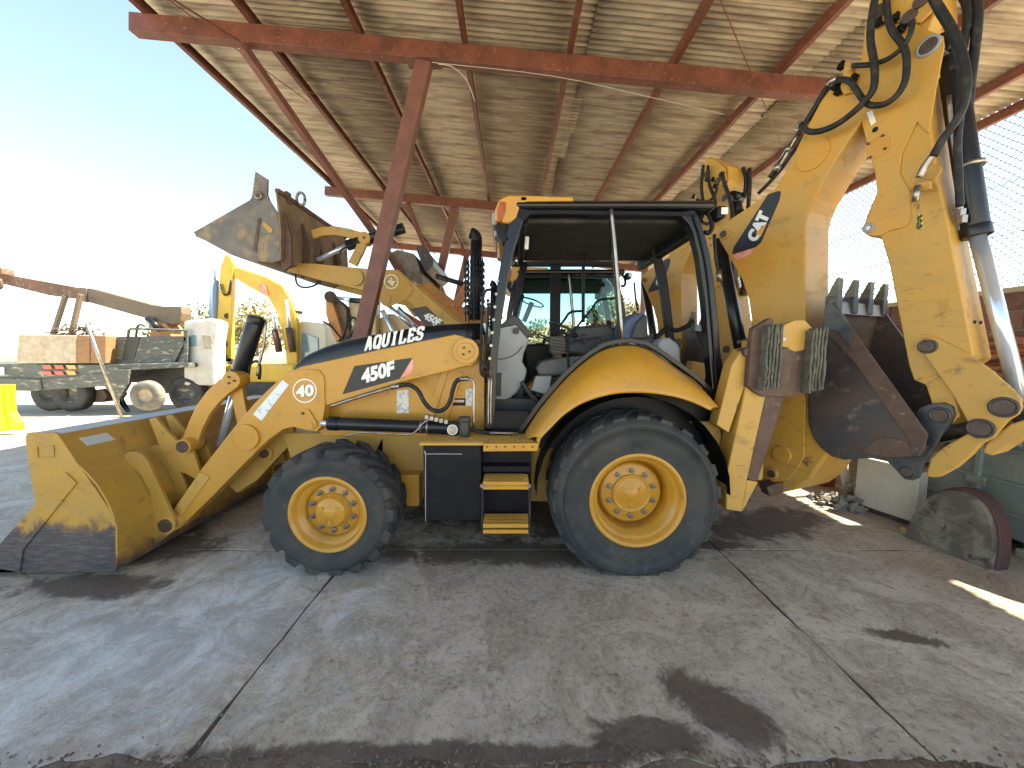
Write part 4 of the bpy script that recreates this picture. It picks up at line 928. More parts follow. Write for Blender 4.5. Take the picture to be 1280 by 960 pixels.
# upper knuckle where boom and stick meet, with its brackets
plate('boom_head', BP.off(.02), ((1064,92),(1079,75),(1086,30),(1094,2),(1100,-25),(1170,-25),(1172,10),(1160,40),(1130,60),(1100,80),(1090,100)), .3, yellow_worn, bh, .01)
plate('knuckle_plate', BP.off(-.03), ((1090,26),(1085,10),(1092,-20),(1130,-30),(1165,-20),(1170,8),(1150,28)), .02, yellow_worn, bh, .006)
for x, y, r_ in ((1097,14,.045),(1135,20,.04),(1150,0,.04)): a_ = BP.off(-.05)(x,y); M().cyl(a_, a_+BW*.4, r_, n=20).build('pin', pinm, bh, .004)
plate('hose_guard', BP.off(-.04), ((1052,100),(1056,77),(1064,76),(1064,95),(1063,116),(1054,118),(1050,110)), .05, yellow_worn, bh, .004)
for x, y in ((1045,108),(1048,114),(1067,98),(1052,82),(1098,28),(1120,22),(1126,36)): q = BP.off(-.03)(x,y); M().box(q, (.045,.04,.05), Matrix.Rotation(.4,3,'Y')).build('valve_block', black_sat, bh, .005)
# rear side strip of the stick, lighter and scuffed, with two holes
m = M()
for x, y in ((1213,402),(1222,402)):
    q = ST_(1208,402)+BW*(.10 if x < 1215 else .19)+BD*.006; m.cyl(q-BD*.0, q+BD*.003, .012, n=12)
m.build('drain_hole', black_sat, bh)
# bucket cylinder on the stick's outer side
QC = ST_.off(.16)
BC0, BC1, BC2 = QC(1186,70), QC(1221,292), QC(1277,505)
dd = (BC1-BC0).normalized()
M().cyl(QC(1191,92), BC1, .064, n=30).cyl(BC1-dd*.05, BC1+dd*.02, .070, n=30).cyl(QC(1187,72), QC(1191,92), .052, n=24).build('bucket_cylinder', cyl_black, bh, .003)
M().cyl(QC(1212,205), QC(1212.6,210), .068, n=30).build('cylinder_band', steel, bh)
M().cyl(BC1, BC2, .040, n=30).build('cylinder_rod', chrome, bh)
a_ = QC(1183,58); M().cyl(a_-BW*.08, a_+BW*.08, .06, n=24).build('cylinder_eye', cyl_black, bh)
T2('steel_pipe', QC.off(-.09), ((1186,120),(1190,165),(1197,215),(1200,262)), .012, steel)
m = M(); q = QC.off(-.1); 
for x, y in ((1198,258),(1201,266),(1203,274)): m.box(q(x,y), (.035,.035,.05))
m.build('hose_coupling', steel, bh, .004)
# hoses
H0 = BP.off(-.10); H2 = BP.off(-.14)
T2('hydraulic_hose', H2, ((1096,-12),(1090,20),(1088,50),(1093,82),(1092,110),(1081,126),(1066,141),(1045,156),(1025,164),(1010,164),(1001,156)), .022, rubber_hose)
T2('hydraulic_hose', H0, ((1108,-12),(1109,14),(1115,38),(1127,54),(1133,70),(1132,98),(1123,117),(1108,129),(1093,132),(1083,129),(1074,118),(1067,107),(1058,100),(1046,100)), .020, rubber_hose)
T2('hydraulic_hose', H0, ((1066,82),(1085,81),(1105,76),(1121,66),(1131,55),(1138,42),(1141,26)), .017, rubber_hose)
T2('hydraulic_hose', H2, ((1163,-10),(1175,10),(1190,35),(1200,58),(1207,85),(1208,110),(1203,135),(1192,156),(1178,175),(1166,196)), .022, rubber_hose)
T2('hydraulic_hose', H0, ((1160,-12),(1172,12),(1186,35),(1196,60),(1201,90),(1200,140),(1197,180),(1199,235),(1200,258)), .019, rubber_hose)
T2('hydraulic_hose', QC.off(.1), ((1200,-12),(1209,8),(1209,30),(1205,50),(1203,62)), .024, rubber_hose)
T2('hydraulic_hose', QC.off(.12), ((1221,-15),(1222,20),(1219,55),(1214,95),(1211,125),(1208,150)), .026, rubber_hose)
T2('hose_fitting', H2, ((1167,193),(1156,208),(1149,222)), .020, steel); T2('hose_fitting', BP.off(-.1), ((1147,232),(1144,252)), .018, steel)
plate('hose_bracket', BP, ((1146,228),(1163,226),(1164,236),(1148,240)), .02, yellow_worn, bh, .003, -.06)
disc(ST_, 1166, 215, .045, .012, yellow_worn, 'round_boss')
for k, off in enumerate((.0, -.035, .03)):
    T2('hydraulic_hose', BP.off(.1+off*2), ((1047,100),(1035,112),(1022,135),(1012,158),(1002,176),(990,192),(976,212),(962,228),(948,242)), .017-.002*k, rubber_hose)
T2('hydraulic_hose', BP.off(.0), ((1041,100),(1030,115),(1017,137),(1004,158),(993,176),(984,190),(972,208),(962,222)), .020, rubber_hose)
for a_, b_ in (((1002,152),(998,162)),((1047,98),(1035,104)),((974,205),(969,214)),((987,183),(983,190))): T2('hose_clamp', BP.off(-.02), (a_,b_), .028, steel)
T2('steel_pipe', BP.off(-.02), ((996,170),(988,184),(980,198),(974,208)), .011, steel)
T2('steel_pipe', BP.off(.02), ((986,182),(977,196),(968,212)), .010, steel)
# link between boom lug and far hoses near the cab
T2('hydraulic_hose', PY(3.6), ((893,293),(894,310),(895,325),(898,338)), .016, rubber_hose); T2('hose_fitting', PY(3.6), ((898,338),(900,352)), .026, steel)
# linkage
LK = ST_.off(-.03)
lk = [(1151,430),(1153,424),(1160,421),(1169,421.5),(1211.5,443),(1240,464),(1266,487),(1276,498),(1277,510),(1273,518),(1260,526),(1250,538),(1242,547.5),(1232,552.5),(1223,552),(1214.5,543),(1208.5,526),(1190,492),(1169,463),(1154,442)]
plate('bell_crank', LK, lk, .03, yellow_worn, bh, .006)
plate('bell_crank', LK.off(.29), lk, .03, yellow_worn, bh, .006)
for x, y, r_ in ((1160,433,.036),(1255,509,.046),(1226,535.5,.046)): collar(LK, x, y, r_, .34, pinm, dark_steel)
plate('push_link', ST_.off(-.01), ((1157,594),(1163,572),(1180,558),(1211,541),(1226,537),(1235,548),(1215,568),(1195,585),(1175,596),(1162,597)), .06, yellow_worn, bh, .012)
plate('push_link', ST_.off(.22), ((1157,594),(1163,572),(1180,558),(1211,541),(1226,537),(1235,548),(1215,568),(1195,585),(1175,596),(1162,597)), .06, yellow_worn, bh, .012)
plate('guide_link', ST_.off(.02), ((1232,556),(1240,546),(1262,530),(1296,520),(1300,542),(1262,556),(1240,570),(1228,566)), .22, yellow_worn, bh, .01)
# hoe bucket
HB = BP.off(-.10); hw = .74
hoe = thing('hoe_bucket', Vector((0,0,0)), None, None); hoe.parent = bh; hoe.location = HB(1080,500)-bh.location
side = [(1034,384),(1042,381),(1062,412),(1113,486),(1150,536),(1152,560),(1146,569),(1133,571),(1105,571),(1075,572),(1055,574),(1039,569),(1026,559),(1016,546),(1010.8,530),(1010,500),(1014,470),(1022,445)]
M().prism([HB(x,y) for x,y in side], BW*.02).build('side_plate', dark_steel, hoe, .003)
M().prism([HB(x,y)+BW*(hw-.02) for x,y in side], BW*.02).build('side_plate', dark_steel, hoe, .003)
M().prism([HB(x,y)-BW*.014 for x,y in ((1036,378),(1045,377),(1066,412),(1066,418),(1122,497),(1158,541),(1150,549),(1128,520),(1090,470),(1062,430),(1048,428),(1035,400))], BW*.014).build('side_cutter', blue_steel, hoe, .003)
M().prism([HB(x,y)-BW*.026 for x,y in ((1031,412),(1033,392),(1043,378),(1067,410),(1162,542),(1158,560),(1142,556),(1071,454))], BW*.012).build('cutter_plate', brown_steel, hoe, .004)
M().prism([HB(x,y)-BW*.036 for x,y in ((1031,411),(1034,384),(1042,377),(1066,409),(1066,436),(1050,414))], BW*.011).build('tip_plate', blue_steel, hoe, .003)
m = M(); sc_ = [(1036,380),(1032,402),(1022,444),(1013,470),(1009.5,500),(1010.5,530),(1016,547),(1026,560),(1039,570.5),(1055,575),(1075,573.5),(1105,572.5),(1133,572),(1147,570),(1154,560)]
o_p = [HB(x,y) for x,y in sc_]; ce = HB(1085,500); i_p = [p+(ce-p).normalized()*.016 for p in o_p]
m.prism(o_p+i_p[::-1], BW*hw)
for v in m.v: v += BW*.0
for i in range(len(m.v)): m.v[i] = m.v[i]+(ce-m.v[i])*.002
m.build('bucket_shell', dark_steel, hoe, .002)
plate('lip_plate', HB, ((1036,376),(1042,376),(1044,392),(1036,392)), hw+.0, grey_steel, hoe, .004, -.002)
plate('heel_plate', HB, ((1075,565),(1095,549),(1110,546),(1133,552),(1140,570),(1110,572)), .012, brown_steel, hoe, .003, -.012)
tz = HB(1040,376)
for k in range(4):
    b0 = HB(1039,378)+BW*(.035+k*(hw-.07)/3); m = M()
    m.beam(b0-Vector((0,0,.08)), b0+Vector((0,0,.05)), .07, .085, tuple(BD)); m.build('tooth_adapter', blue_steel, hoe, .006)
    t0 = b0+Vector((0,0,.045)); t1 = b0+Vector((0,0,.185))+BD*.03; m = M()
    vs = [t0+BW*i*.030+BD*j*.040 for i, j in ((-1,-1),(1,-1),(1,1),(-1,1))]+[t1+BW*i*.031+BD*j*.010 for i, j in ((-1,-1),(1,-1),(1,1),(-1,1))]
    m.add(vs, [(3,2,1,0),(4,5,6,7),(0,1,5,4),(1,2,6,5),(2,3,7,6),(3,0,4,7)]); m.build('tooth', MATS['dark_tooth_steel'] if 'dark_tooth_steel' in MATS else mk('dark_tooth_steel', (.12,.115,.10), .6, .2, col2=(.20,.18,.14), scale=12, bump=.2), hoe, .004)
ear = [(1148,510),(1162,505),(1180,503),(1190,508),(1193,518),(1188,530),(1176,545),(1168,560),(1155,580),(1148,598),(1140,601),(1130,599),(1120,588),(1109,577),(1090,573),(1100,570),(1130,570),(1146,566),(1150,545),(1140,525)]
for off in (.08, .36): plate('hinge_ear', HB, ear, .03, blue_steel, hoe, .005, off)
for x, y, r_ in ((1175,519,.04),(1134,590,.03)): collar(HB.off(.08), x, y, r_, .34, pinm, blue_steel)
# ================================================================== SECOND BACKHOE (same make, loader raised)
LOAD = {'loader_arm','elbow_plate','end_plate','pivot_boss','pin_cap','cap_bolt','retainer_plate','plate_bolt','plate_boss','cross_tube','bushing','lever_bracket','tilt_lever','guide_link',
        'lever_boss','link_boss','tilt_cylinder','cylinder_port','loader_bucket','label_strip','number_ring','lettering','model_decal','decal_corner','link_pin','cab_lamp','loose_pipe','control_lever','cylinder_rod','tread_pattern','sticker'}
def base(o): return o.name.split('.')[0]
def copy_tree(o, parent=None, skip=()):
    c = o.copy(); C.objects.link(c); c.parent = parent
    for ch in list(o.children):
        if base(ch) in skip: continue
        copy_tree(ch, c)
    return c
DY = 2.42
b2 = copy_tree(bh, None, LOAD); b2.location = bh.location + Vector((.04, DY, 0))
b2['label'] = 'rear yellow backhoe loader with number 26 on its raised arm and brown bucket held high'
c = BOOM_TEXT.copy(); C.objects.link(c); c.parent = b2
glass = bpy.data.materials.new('tinted_glass'); glass.use_nodes = True; N = glass.node_tree.nodes; L = glass.node_tree.links
N.remove(N['Principled BSDF']); tr_ = N.new('ShaderNodeBsdfTransparent'); tr_.inputs[0].default_value = (.55,.80,.80,1); gl = N.new('ShaderNodeBsdfGlossy'); gl.inputs['Roughness'].default_value = .03
fr = N.new('ShaderNodeFresnel'); fr.inputs[0].default_value = 1.5; mx = N.new('ShaderNodeMixShader'); L.new(fr.outputs[0], mx.inputs[0]); L.new(tr_.outputs[0], mx.inputs[1]); L.new(gl.outputs[0], mx.inputs[2]); L.new(mx.outputs[0], N['Material Output'].inputs[0])
Y2 = 3.02+DY; Z2 = PY(Y2)
plate('front_door_glass', Z2, ((641,333),(688,333),(690,402),(676,412),(641,412)), .006, glass, b2, 0)
plate('rear_door_glass', Z2, ((700,335),(766,337),(771,400),(700,404)), .006, glass, b2, 0)
M().bb(Z2(688,330)+Vector((0,-.03,0)), Z2(700,430)+Vector((0,.05,0))).build('door_post', black_sat, b2, .01)
M().bb(Z2(639,327)+Vector((0,-.03,0)), Z2(770,333)+Vector((0,.05,0))).build('door_header', black_sat, b2, .01)
M().lathe(P(665,378,Y2+.5), [(-.014,.19),(0,.205),(.014,.19),(0,.17),(-.014,.19)], axis=(.35,.1,1), n=32).build('steering_wheel', dark_plastic, b2)
M().cyl(P(665,378,Y2+.5), P(655,402,Y2+.5), .04).build('steering_column', dark_plastic, b2)
b3y = PY(5.42)
def B2(nm, px, t=.1, mat=yellow_dim, bv=.008, off=0, pl=b3y): return plate(nm, pl, px, t, mat, b2, bv, off)
B2('loader_arm', ((352,332),(360,329),(390,329),(450,335),(478,337),(498,337),(512,350),(567,398),(605,428),(605,448),(590,452),(567,428),(512,378),(497,373),(484,384),(477,380),(470,366),(450,362),(400,350),(365,340),(354,338)), .11)
B2('elbow_plate', ((474,338),(498,338),(514,357),(516,363),(508,374),(487,383.5),(479,382),(473,367)), .012, yellow_dim, .003, -.012)
B2('loader_arm', ((352,332),(360,329),(390,329),(450,335),(478,337),(498,337),(512,350),(567,398),(605,428),(605,448),(590,452),(567,428),(512,378),(497,373),(484,384),(477,380),(470,366),(450,362),(400,350),(365,340),(354,338)), .11, pl=PY(6.8)) if False else None
m = M().prism([Vector((b3y(x,y).x, 6.85, b3y(x,y).z)) for x,y in ((352,332),(360,329),(390,329),(450,335),(498,337),(512,350),(605,428),(605,448),(590,452),(512,378),(484,384),(470,366),(400,350),(354,338))], (0,.11,0)); m.build('loader_arm', yellow_dim, b2, .008)
a_ = b3y(445,347); M().cyl(a_-Vector((0,.03,0)), a_, .115, n=28).build('pivot_boss', yellow_dim, b2, .004)
ring_plate(b3y.off(-.0135), 489, 352, 8.0, 9.0, .003, white, b2)
text3d('26', b3y.off(-.0135), (484.5,351.5), (490.5,357.5), (488.5,346.5), white, b2, bold=.03)
B2('retainer_plate', ((480,368),(487,368),(489,373),(484,384),(481,380)), .01, yellow_dim, .003, -.022)
B2('model_decal', ((513,386),(533,382.5),(556,405),(531,407)), .003, decal_black, 0, -.002)
text3d('450F', b3y.off(-.003), (528,397.5), (548,408), (533,389.5), white, b2, bold=.05)
# lift cylinder and lever gear of the raised loader
M().cyl(PY(5.5)(505,285), PY(5.5)(434,307), .075, n=22).build('tilt_cylinder', cyl_black, b2); M().cyl(PY(5.5)(436,306), PY(5.5)(397,325), .035, n=16).build('cylinder_rod', chrome, b2)
def arcp(cpts, wds, pl, t, nm, mat):
    L_, R__ = [], []
    for i, (x, y) in enumerate(cpts):
        x0, y0 = cpts[max(i-1,0)]; x1, y1 = cpts[min(i+1,len(cpts)-1)]; dx, dy = x1-x0, y1-y0; k = math.hypot(dx,dy); nx, ny = -dy/k, dx/k; h = wds/2
        L_.append((x+nx*h,y+ny*h)); R__.append((x-nx*h,y-ny*h))
    return plate(nm, pl, L_+R__[::-1], t, mat, b2, .006)
arcp([(390,293),(402,289),(418,288),(435,291),(455,297)], 11, PY(5.45), .06, 'tilt_lever', yellow_dim)
arcp([(455,297),(449,312),(440,330)], 11, PY(5.44), .06, 'guide_link', yellow_dim)
arcp([(394,322),(396,308),(394,294)], 5, PY(5.6), .06, 'guide_link', brown_steel)
a_ = PY(5.42)(455,297); M().cyl(a_, a_+Vector((0,.15,0)), .085, n=20).build('lever_boss', yellow_dim, b2); M().cyl(a_-Vector((0,.01,0)), a_, .02, n=12).build('cap_bolt', pinm, b2)
for yy in (0,): T('hydraulic_hose', PY(5.35), ((369,342),(371,354),(378,359),(390,358),(402,352)), .014, rubber_hose, b2); T('hydraulic_hose', PY(5.35), ((426,330),(424,320),(428,311),(438,308)), .012, rubber_hose, b2)
# two lift rods showing below the arm
M().cyl(P(487,384,5.5), P(515,408,5.5), .035).build('cylinder_rod', chrome, b2); M().cyl(P(498,384,5.6), P(540,425,5.6), .02).build('steel_pipe', steel, b2)
# clam bucket
cb = thing('loader_bucket', Vector((0,0,0)), None, None); cb.parent = b2; K2 = PY(5.05); cb.location = K2(335,290)-b2.location
cend = [(242,290),(312,250),(314.5,246),(319,214),(334.5,224),(334,243),(337,251),(346,265),(349,290),(350,325),(341,327),(320,326),(290,318),(257,300),(245,296)]
mud = mk('muddy_grey_steel', (.19,.165,.15), .55, .2, col2=(.12,.105,.10), scale=4, col3=(.33,.225,.11), scale3=3, lo3=.52, hi3=.64, bump=.12)
for yy in (5.05, 7.05): M().prism([Vector((K2(x,y).x, yy, K2(x,y).z)) for x,y in cend], (0,.03,0)).build('end_plate', mud, cb, .004)
m = M(); prof = [(246,296),(257,301),(290,319),(320,327),(341,328),(351,325),(351,290),(349,262),(346,238)]
pts = [K2(x,y) for x,y in prof]; cc = K2(315,285); inn = [p+(cc-p).normalized()*.03 for p in pts]
m.prism([p+Vector((0,.003,0)) for p in pts+inn[::-1]], (0,2.02,0)); m.build('bucket_shell', MATS['muddy_grey_steel'] if False else mk('brown_bucket_back',(.27,.185,.12),.65,col2=(.15,.10,.07),scale=5,bump=.15), cb, .002)
for yy in (5.12, 5.55, 5.95, 6.5): M().prism([Vector((K2(x,y).x, yy, K2(x,y).z)) for x,y in ((345,262),(352,263),(360,296),(360,330),(350,338),(346,326))], (0,.04,0)).build('back_rib', brown_steel, cb, .004)
plate('patch_plate', K2, ((322,273),(326,272),(320,315),(316,313)), .01, brown_steel, cb, .002, -.009)
plate('patch_plate', K2, ((327,280),(330,277),(341,286),(340,291),(336,291)), .01, yellow_dim, cb, .002, -.009)
a_ = K2(324,245); M().lathe(a_, [(0,.02),(-.03,.02),(-.03,.055),(0,.055)], n=22).build('pin_collar', grey_steel, cb); M().cyl(a_-Vector((0,.035,0)), a_, .03, n=14).build('pin', pinm, cb)
m = M(); ey = P(376,249,5.5); m.tube([ey+Vector((.075*math.cos(t_)*.8,0,.09*math.sin(t_))) for t_ in [2*PI*k/14 for k in range(15)]], .02, 8, sub=1); m.build('lifting_eye', grey_steel, cb)
M().box((K2(346,247).x,5.3,K2(346,238).z), (.05,.1,.16)).build('hinge_lug', brown_steel, cb, .01)
M().beam(K2(346,238), K2(346,238)+Vector((0,2.0,0)), .06, .06).build('top_rim', brown_steel, cb, .01)
# ================================================================== THIRD MACHINE, orange loader arm and grey bucket seen between posts
ora = mk('faded_orange_paint', (.58,.24,.06), .55, col2=(.42,.17,.07), scale=5, col3=(.25,.12,.07), scale3=9, lo3=.6, hi3=.72)
L3 = thing('wheel_loader', (-.8,8.6,0), 'orange loader with lettered arm and lifted grey brown bucket, behind the number 26 arm', 'loader')
Q3 = PY(8.0)
plate('lift_arm', Q3, ((520,355),(536,352),(560,370),(580,385),(586,392),(600,430),(592,436),(570,420),(545,400),(524,376)), .2, ora, L3, .01)
plate('lift_arm', Q3.off(.9), ((520,355),(536,352),(580,385),(600,430),(592,436),(545,400),(524,376)), .2, ora, L3, .01)
plate('boom_plate', Q3, ((566,378),(576,360),(581,352),(586,354),(584,368),(575,384),(570,392)), .18, ora, L3, .01, -.05)
M().prism([Q3(x,y) for x,y in ((482,318),(497,312),(517,317),(523,330),(529,357),(514,350),(493,338))], (0,1.9,0)).build('bucket', mk('dusty_steel',(.24,.22,.20),.6,.2,col2=(.15,.11,.08),scale=6), L3, .01)
M().prism([Q3(x,y) for x,y in ((519,308),(529,307),(542,325),(541,332),(532,340),(527,330))], (0,1.9,0)).build('cutting_edge', dark_steel, L3, .01)
M().bb((-1.9,8.0,.75),(1.6,9.6,1.55)).build('body', ora, L3, .05)
for x in (-1.4, 1.0):
    M().lathe((x,7.85,.62), [(0,.3),(-.01,.5),(.03,.6),(.2,.62),(.38,.6),(.4,.3)], n=32).build('tyre', tyre_m, L3); M().lathe((x,7.87,.62), [(0,.31),(.05,.27),(.1,.12),(.1,.001)], n=28).build('rim', ora, L3)
text3d('CASE', Q3, (579,396), (592,419), (583,392), white, L3, bold=.04); ring_plate(Q3, 569, 382, 3.2, 4, .003, white, L3)
M().cyl(P(545,345,8.0), P(585,357,8.0), .05).build('tilt_cylinder', cyl_black, L3)
M().box(P(585,412,8.3), (.9,.9,.9)).build('engine_cover', ora, L3, .05)
# red and cream plant with struts showing behind the post
red = mk('signal_red_paint', (.45,.03,.03), .45, col2=(.33,.03,.03), scale=5)
cream = mk('cream_paint', (.62,.50,.30), .5, col2=(.5,.38,.2), scale=4)
hx = thing('crawler_excavator', (-5.2,11.6,0), 'cream and amber excavator with a red plate, seen behind the leaning shed post', 'excavator')
Q4 = PY(11.2)
plate('red_plate', Q4, ((503,388),(527,402),(540,418),(528,424),(514,412)), .1, red, hx, .01)
plate('counterweight', Q4, ((470,400),(484,392),(503,393),(523,412),(520,470),(466,470)), 1.4, cream, hx, .06)
plate('engine_door', Q4, ((461,408),(467,405),(474,412),(475,470),(461,470)), .4, ora, hx, .04, -.1)
M().cyl(P(478,388,11), P(500,432,11), .07).cyl(P(498,386,11), P(530,426,11), .07).build('strut', chrome, hx)
plate('hammer_plate', PY(10.6), ((407,372),(413,371),(418,385),(424,404),(428,420),(420,428),(412,410),(407,392)), .25, ora, hx, .02)
plate('hammer_body', PY(10.75), ((412,372),(420,374),(433,384),(434,410),(440,424),(424,428),(418,400)), .35, mk('dusty_brown',(.25,.19,.12),.8,col2=(.12,.08,.05),scale=9,bump=.3), hx, .02)
plate('boom_tip', PY(10.9), ((434,374),(470,372),(470,430),(436,428),(440,405)), .4, cream, hx, .03)
M().cyl(P(415,372,10.7), P(475,377,10.7), .055).build('cylinder_rod', chrome, hx); M().cyl(P(438,375,10.7), P(475,378,10.7), .075).build('cylinder', cyl_black, hx)
for k, pts in enumerate((((418,373),(432,384),(434,400),(430,418),(424,426)), ((435,400),(443,397),(445,405),(441,415),(434,423)), ((404,402),(414,408),(424,420),(430,425)))): T('hose', PY(10.5), pts, .03, rubber_hose, hx)
M().cyl(P(413,371,10.55), P(413,371,11), .16).build('pin', pinm, hx)
M().bb((-6.6,11.3,0),(-3.4,12.8,.9)).build('crawler_track', tyre_m, hx, .1)
# ---- yellow excavator on the left
exy = mk('bright_yellow_paint', (.74,.47,.05), .4, col2=(.62,.38,.05), scale=3)
ex = thing('crawler_excavator', (-8.9,12.3,0), 'bright yellow excavator with arched boom and upright stick in the sunlit yard', 'excavator', None)
E = PY(12.0)
plate('stick', E, ((275,336),(281,318),(287,320),(292,330),(290,345),(289,420),(290,470),(285,490),(272,490),(270,470),(271,400)), .16, exy, ex, .02)
plate('boom', E, ((289,333),(300,335),(330,345),(353,357),(364,377),(371,400),(371,470),(360,470),(354,420),(347,393),(335,372),(300,352),(292,346)), .18, exy, ex, .03, .05)
M().cyl(P(268,350,12), P(266,440,12), .12).build('stick_cylinder', mk('blue_grey_metal',(.25,.33,.4),.4,.3), ex); M().cyl(P(267,335,12), P(268,355,12), .06).build('cylinder_rod', chrome, ex)
M().cyl(P(344,412,11.9), P(349,440,11.9), .10).cyl(P(361,410,11.9), P(366,440,11.9), .10).build('boom_cylinder', brown_steel, ex); M().cyl(P(341,385,11.9), P(345,415,11.9), .05).cyl(P(358,375,11.9), P(362,412,11.9), .05).build('cylinder_rod', chrome, ex)
plate('boom_decal', E, ((322,353),(331,357),(334,369),(326,366)), .02, pink, ex, 0, -.03)
plate('bucket', E, ((258,450),(268,442),(292,448),(300,460),(296,482),(276,496),(252,500),(247,480)), .9, mk('yellow_bucket_paint',(.6,.36,.08),.6,col2=(.4,.22,.08),scale=5), ex, .03)
M().tube([P(289,350,11.95),P(286,366,11.95),P(280,368,11.95),P(276,355,11.95)], .03, 6).build('hose', rubber_hose, ex)
for x, y in ((283,430),(283,447),(284,395)): M().cyl(P(x,y,11.98), P(x,y,12.1), .09, n=12).build('arm_boss', brown_steel, ex)
gb = mk('teal_cab_glass', (.12,.25,.32), .08, col2=(.3,.42,.45), scale=2, coat=1)
plate('cab_glass', PY(12.3), ((376,415),(397,422),(398,450),(376,450)), .1, gb, ex, .02)
plate('cab', PY(12.35), ((371,406),(376,401),(404,404),(408,410),(408,470),(371,470)), 1.5, mk('pale_cab_paint',(.6,.55,.42),.4), ex, .04)
M().bb((-6.8,11.6,.5),(-9.0,13.6,1.3)).build('body', exy, ex, .06); M().bb((-6.4,11.3,0),(-9.6,14,.75)).build('crawler_track', tyre_m, ex, .15)
plate('mirror_arm', PY(12.1), ((366,387),(378,389),(377,393),(368,391)), .05, brown_steel, ex, .01)
# ---- crane truck
tk = thing('crane_truck', (-10.2,10.6,0), 'old flatbed truck with a long rusty crane boom and grey scratched side boards', 'truck')
tg = mk('scratched_grey_paint', (.085,.095,.09), .6, col2=(.055,.065,.06), scale=5, col3=(.30,.28,.23), scale3=9, lo3=.56, hi3=.62, stretch=(.4,1,1.6))
tb = mk('pale_scuffed_paint', (.45,.40,.31), .6, col2=(.33,.26,.17), scale=6)
orw = mk('orange_wood', (.30,.16,.075), .7, col2=(.22,.11,.05), scale=6, stretch=(1,1,4))
K4 = PY(10.3)
plate('flat_bed', K4, ((-60,454),(128,456),(235,453.5),(236,459),(160,463),(150,472),(50,474),(-60,473)), 2.2, tg, tk, .01)
plate('bumper_beam', K4.off(-.06), ((-60,471),(50,474),(52,487),(40,489),(-60,487)), .25, tg, tk, .01)
plate('side_rail', K4, ((50,474),(150,465),(158,467),(128,483),(52,488)), .06, tg, tk, .01, -.03)
K5 = PY(10.5)
plate('front_board', K5, ((133,421),(234,420),(234,453),(133,455)), .05, tg, tk, .01)
plate('dark_panel', K5, ((158,421),(175,421),(167,450),(152,450)), .01, decal_black, tk, .002, -.012)
for px in (((214,452),(230,421),(233,423),(218,453)), ((229,414),(234,414),(234,453),(230,453))): plate('board_brace', K5, px, .05, tg, tk, .005, -.06)
M().tube([P(160,421,10.5),P(161,413,10.5),P(164,411,10.5),P(234,413,10.5)], .035, 8, sub=1).build('top_rail', tg, tk)
M().tube([P(170,421,10.5),P(172,408,10.5),P(177,406,10.5),P(181,408,10.5)], .03, 8).build('top_loop', dark_plastic, tk)
plate('tool_box', PY(10.2), ((23,418),(95,419),(95,454),(20,454)), 1.2, tb, tk, .02)
for x0, x1 in ((96,112),(113,132)): plate('wood_box', PY(10.22), ((x0,419),(x1,420),(x1,454),(x0,454)), .6, orw, tk, .01)
rl = mk('red_tail_lens', (.60,.05,.04), .3, coat=.5); ol = mk('amber_tail_lens', (.75,.32,.04), .3, coat=.5)
for i, x in enumerate((52,67,82)):
    for y in (456.5, 464): plate('tail_lamp', K4, ((x,y),(x+11,y),(x+13,y+4.5),(x+3,y+4.5)), .03, ol if i == 2 else rl, tk, .005, -.05)
plate('number_plate', K4, ((-8,459),(5,459),(5,469),(-8,469)), .01, white, tk, 0, -.02)
cr_r = mk('rusty_crane_paint', (.17,.075,.045), .7, col2=(.10,.055,.04), scale=4, col3=(.17,.15,.12), scale3=8, lo3=.55, hi3=.6)
cr_g = mk('grey_crane_paint', (.13,.095,.065), .6, col2=(.15,.115,.08), scale=6, col3=(.14,.06,.035), scale3=7, lo3=.62, hi3=.66)
K6 = PY(11.2)
plate('inner_boom', K6, ((-60,334),(0,342),(105,361),(104,375),(60,369),(0,354),(-60,347)), .34, cr_r, tk, .01, .005)
plate('outer_boom', K6, ((103,360),(112,360),(190,381),(204,383),(226,383),(227,392),(225,402),(215,406),(200,403),(150,389),(104,376)), .36, cr_g, tk, .015)
plate('boom_collar', K6, ((98,359),(108,360),(108,378),(98,376)), .42, cr_g, tk, .01, -.03)
plate('crane_pedestal', K6, ((190,402),(206,404),(213,414),(214,424),(186,424),(188,412)), .5, ora, tk, .02, -.05)
M().beam(P(82,370,11.2), P(66,420,11.2), .10, .10).beam(P(101,368,11.0), P(88,424,11.0), .11, .10).build('boom_rest', cr_g, tk, .01)
M().cyl(P(185,398,11.1), P(200,412,11.1), .09).build('lift_cylinder', cyl_black, tk)
M().box(P(4,340,11.2), (.3,.3,.2)).build('boom_head', cr_r, tk, .03); M().tube([P(0,348,11.1),P(2,358,11.1),P(-3,362,11.1)], .04, 6).build('hook', brown_steel, tk)
def twheel(px, py, r, y0, w_, mat=tyre_m, rimm=None):
    c_ = P(px,py,y0); c_.z = r+.0
    M().lathe(c_, [(.02,.26),(0,.34),(0,r-.06),(.03,r),(w_-.03,r),(w_,r-.06),(w_,.3)], n=32).build('tyre', mat, tk); M().lathe(c_, [(.02,.27),(.06,.24),(.13,.2),(.13,.001)], n=28).build('rim', rimm or tg, tk)
    return c_
twheel(60,500,.52,10.5,.28); twheel(86,500,.52,10.45,.28); twheel(232,500,.5,10.6,.28)
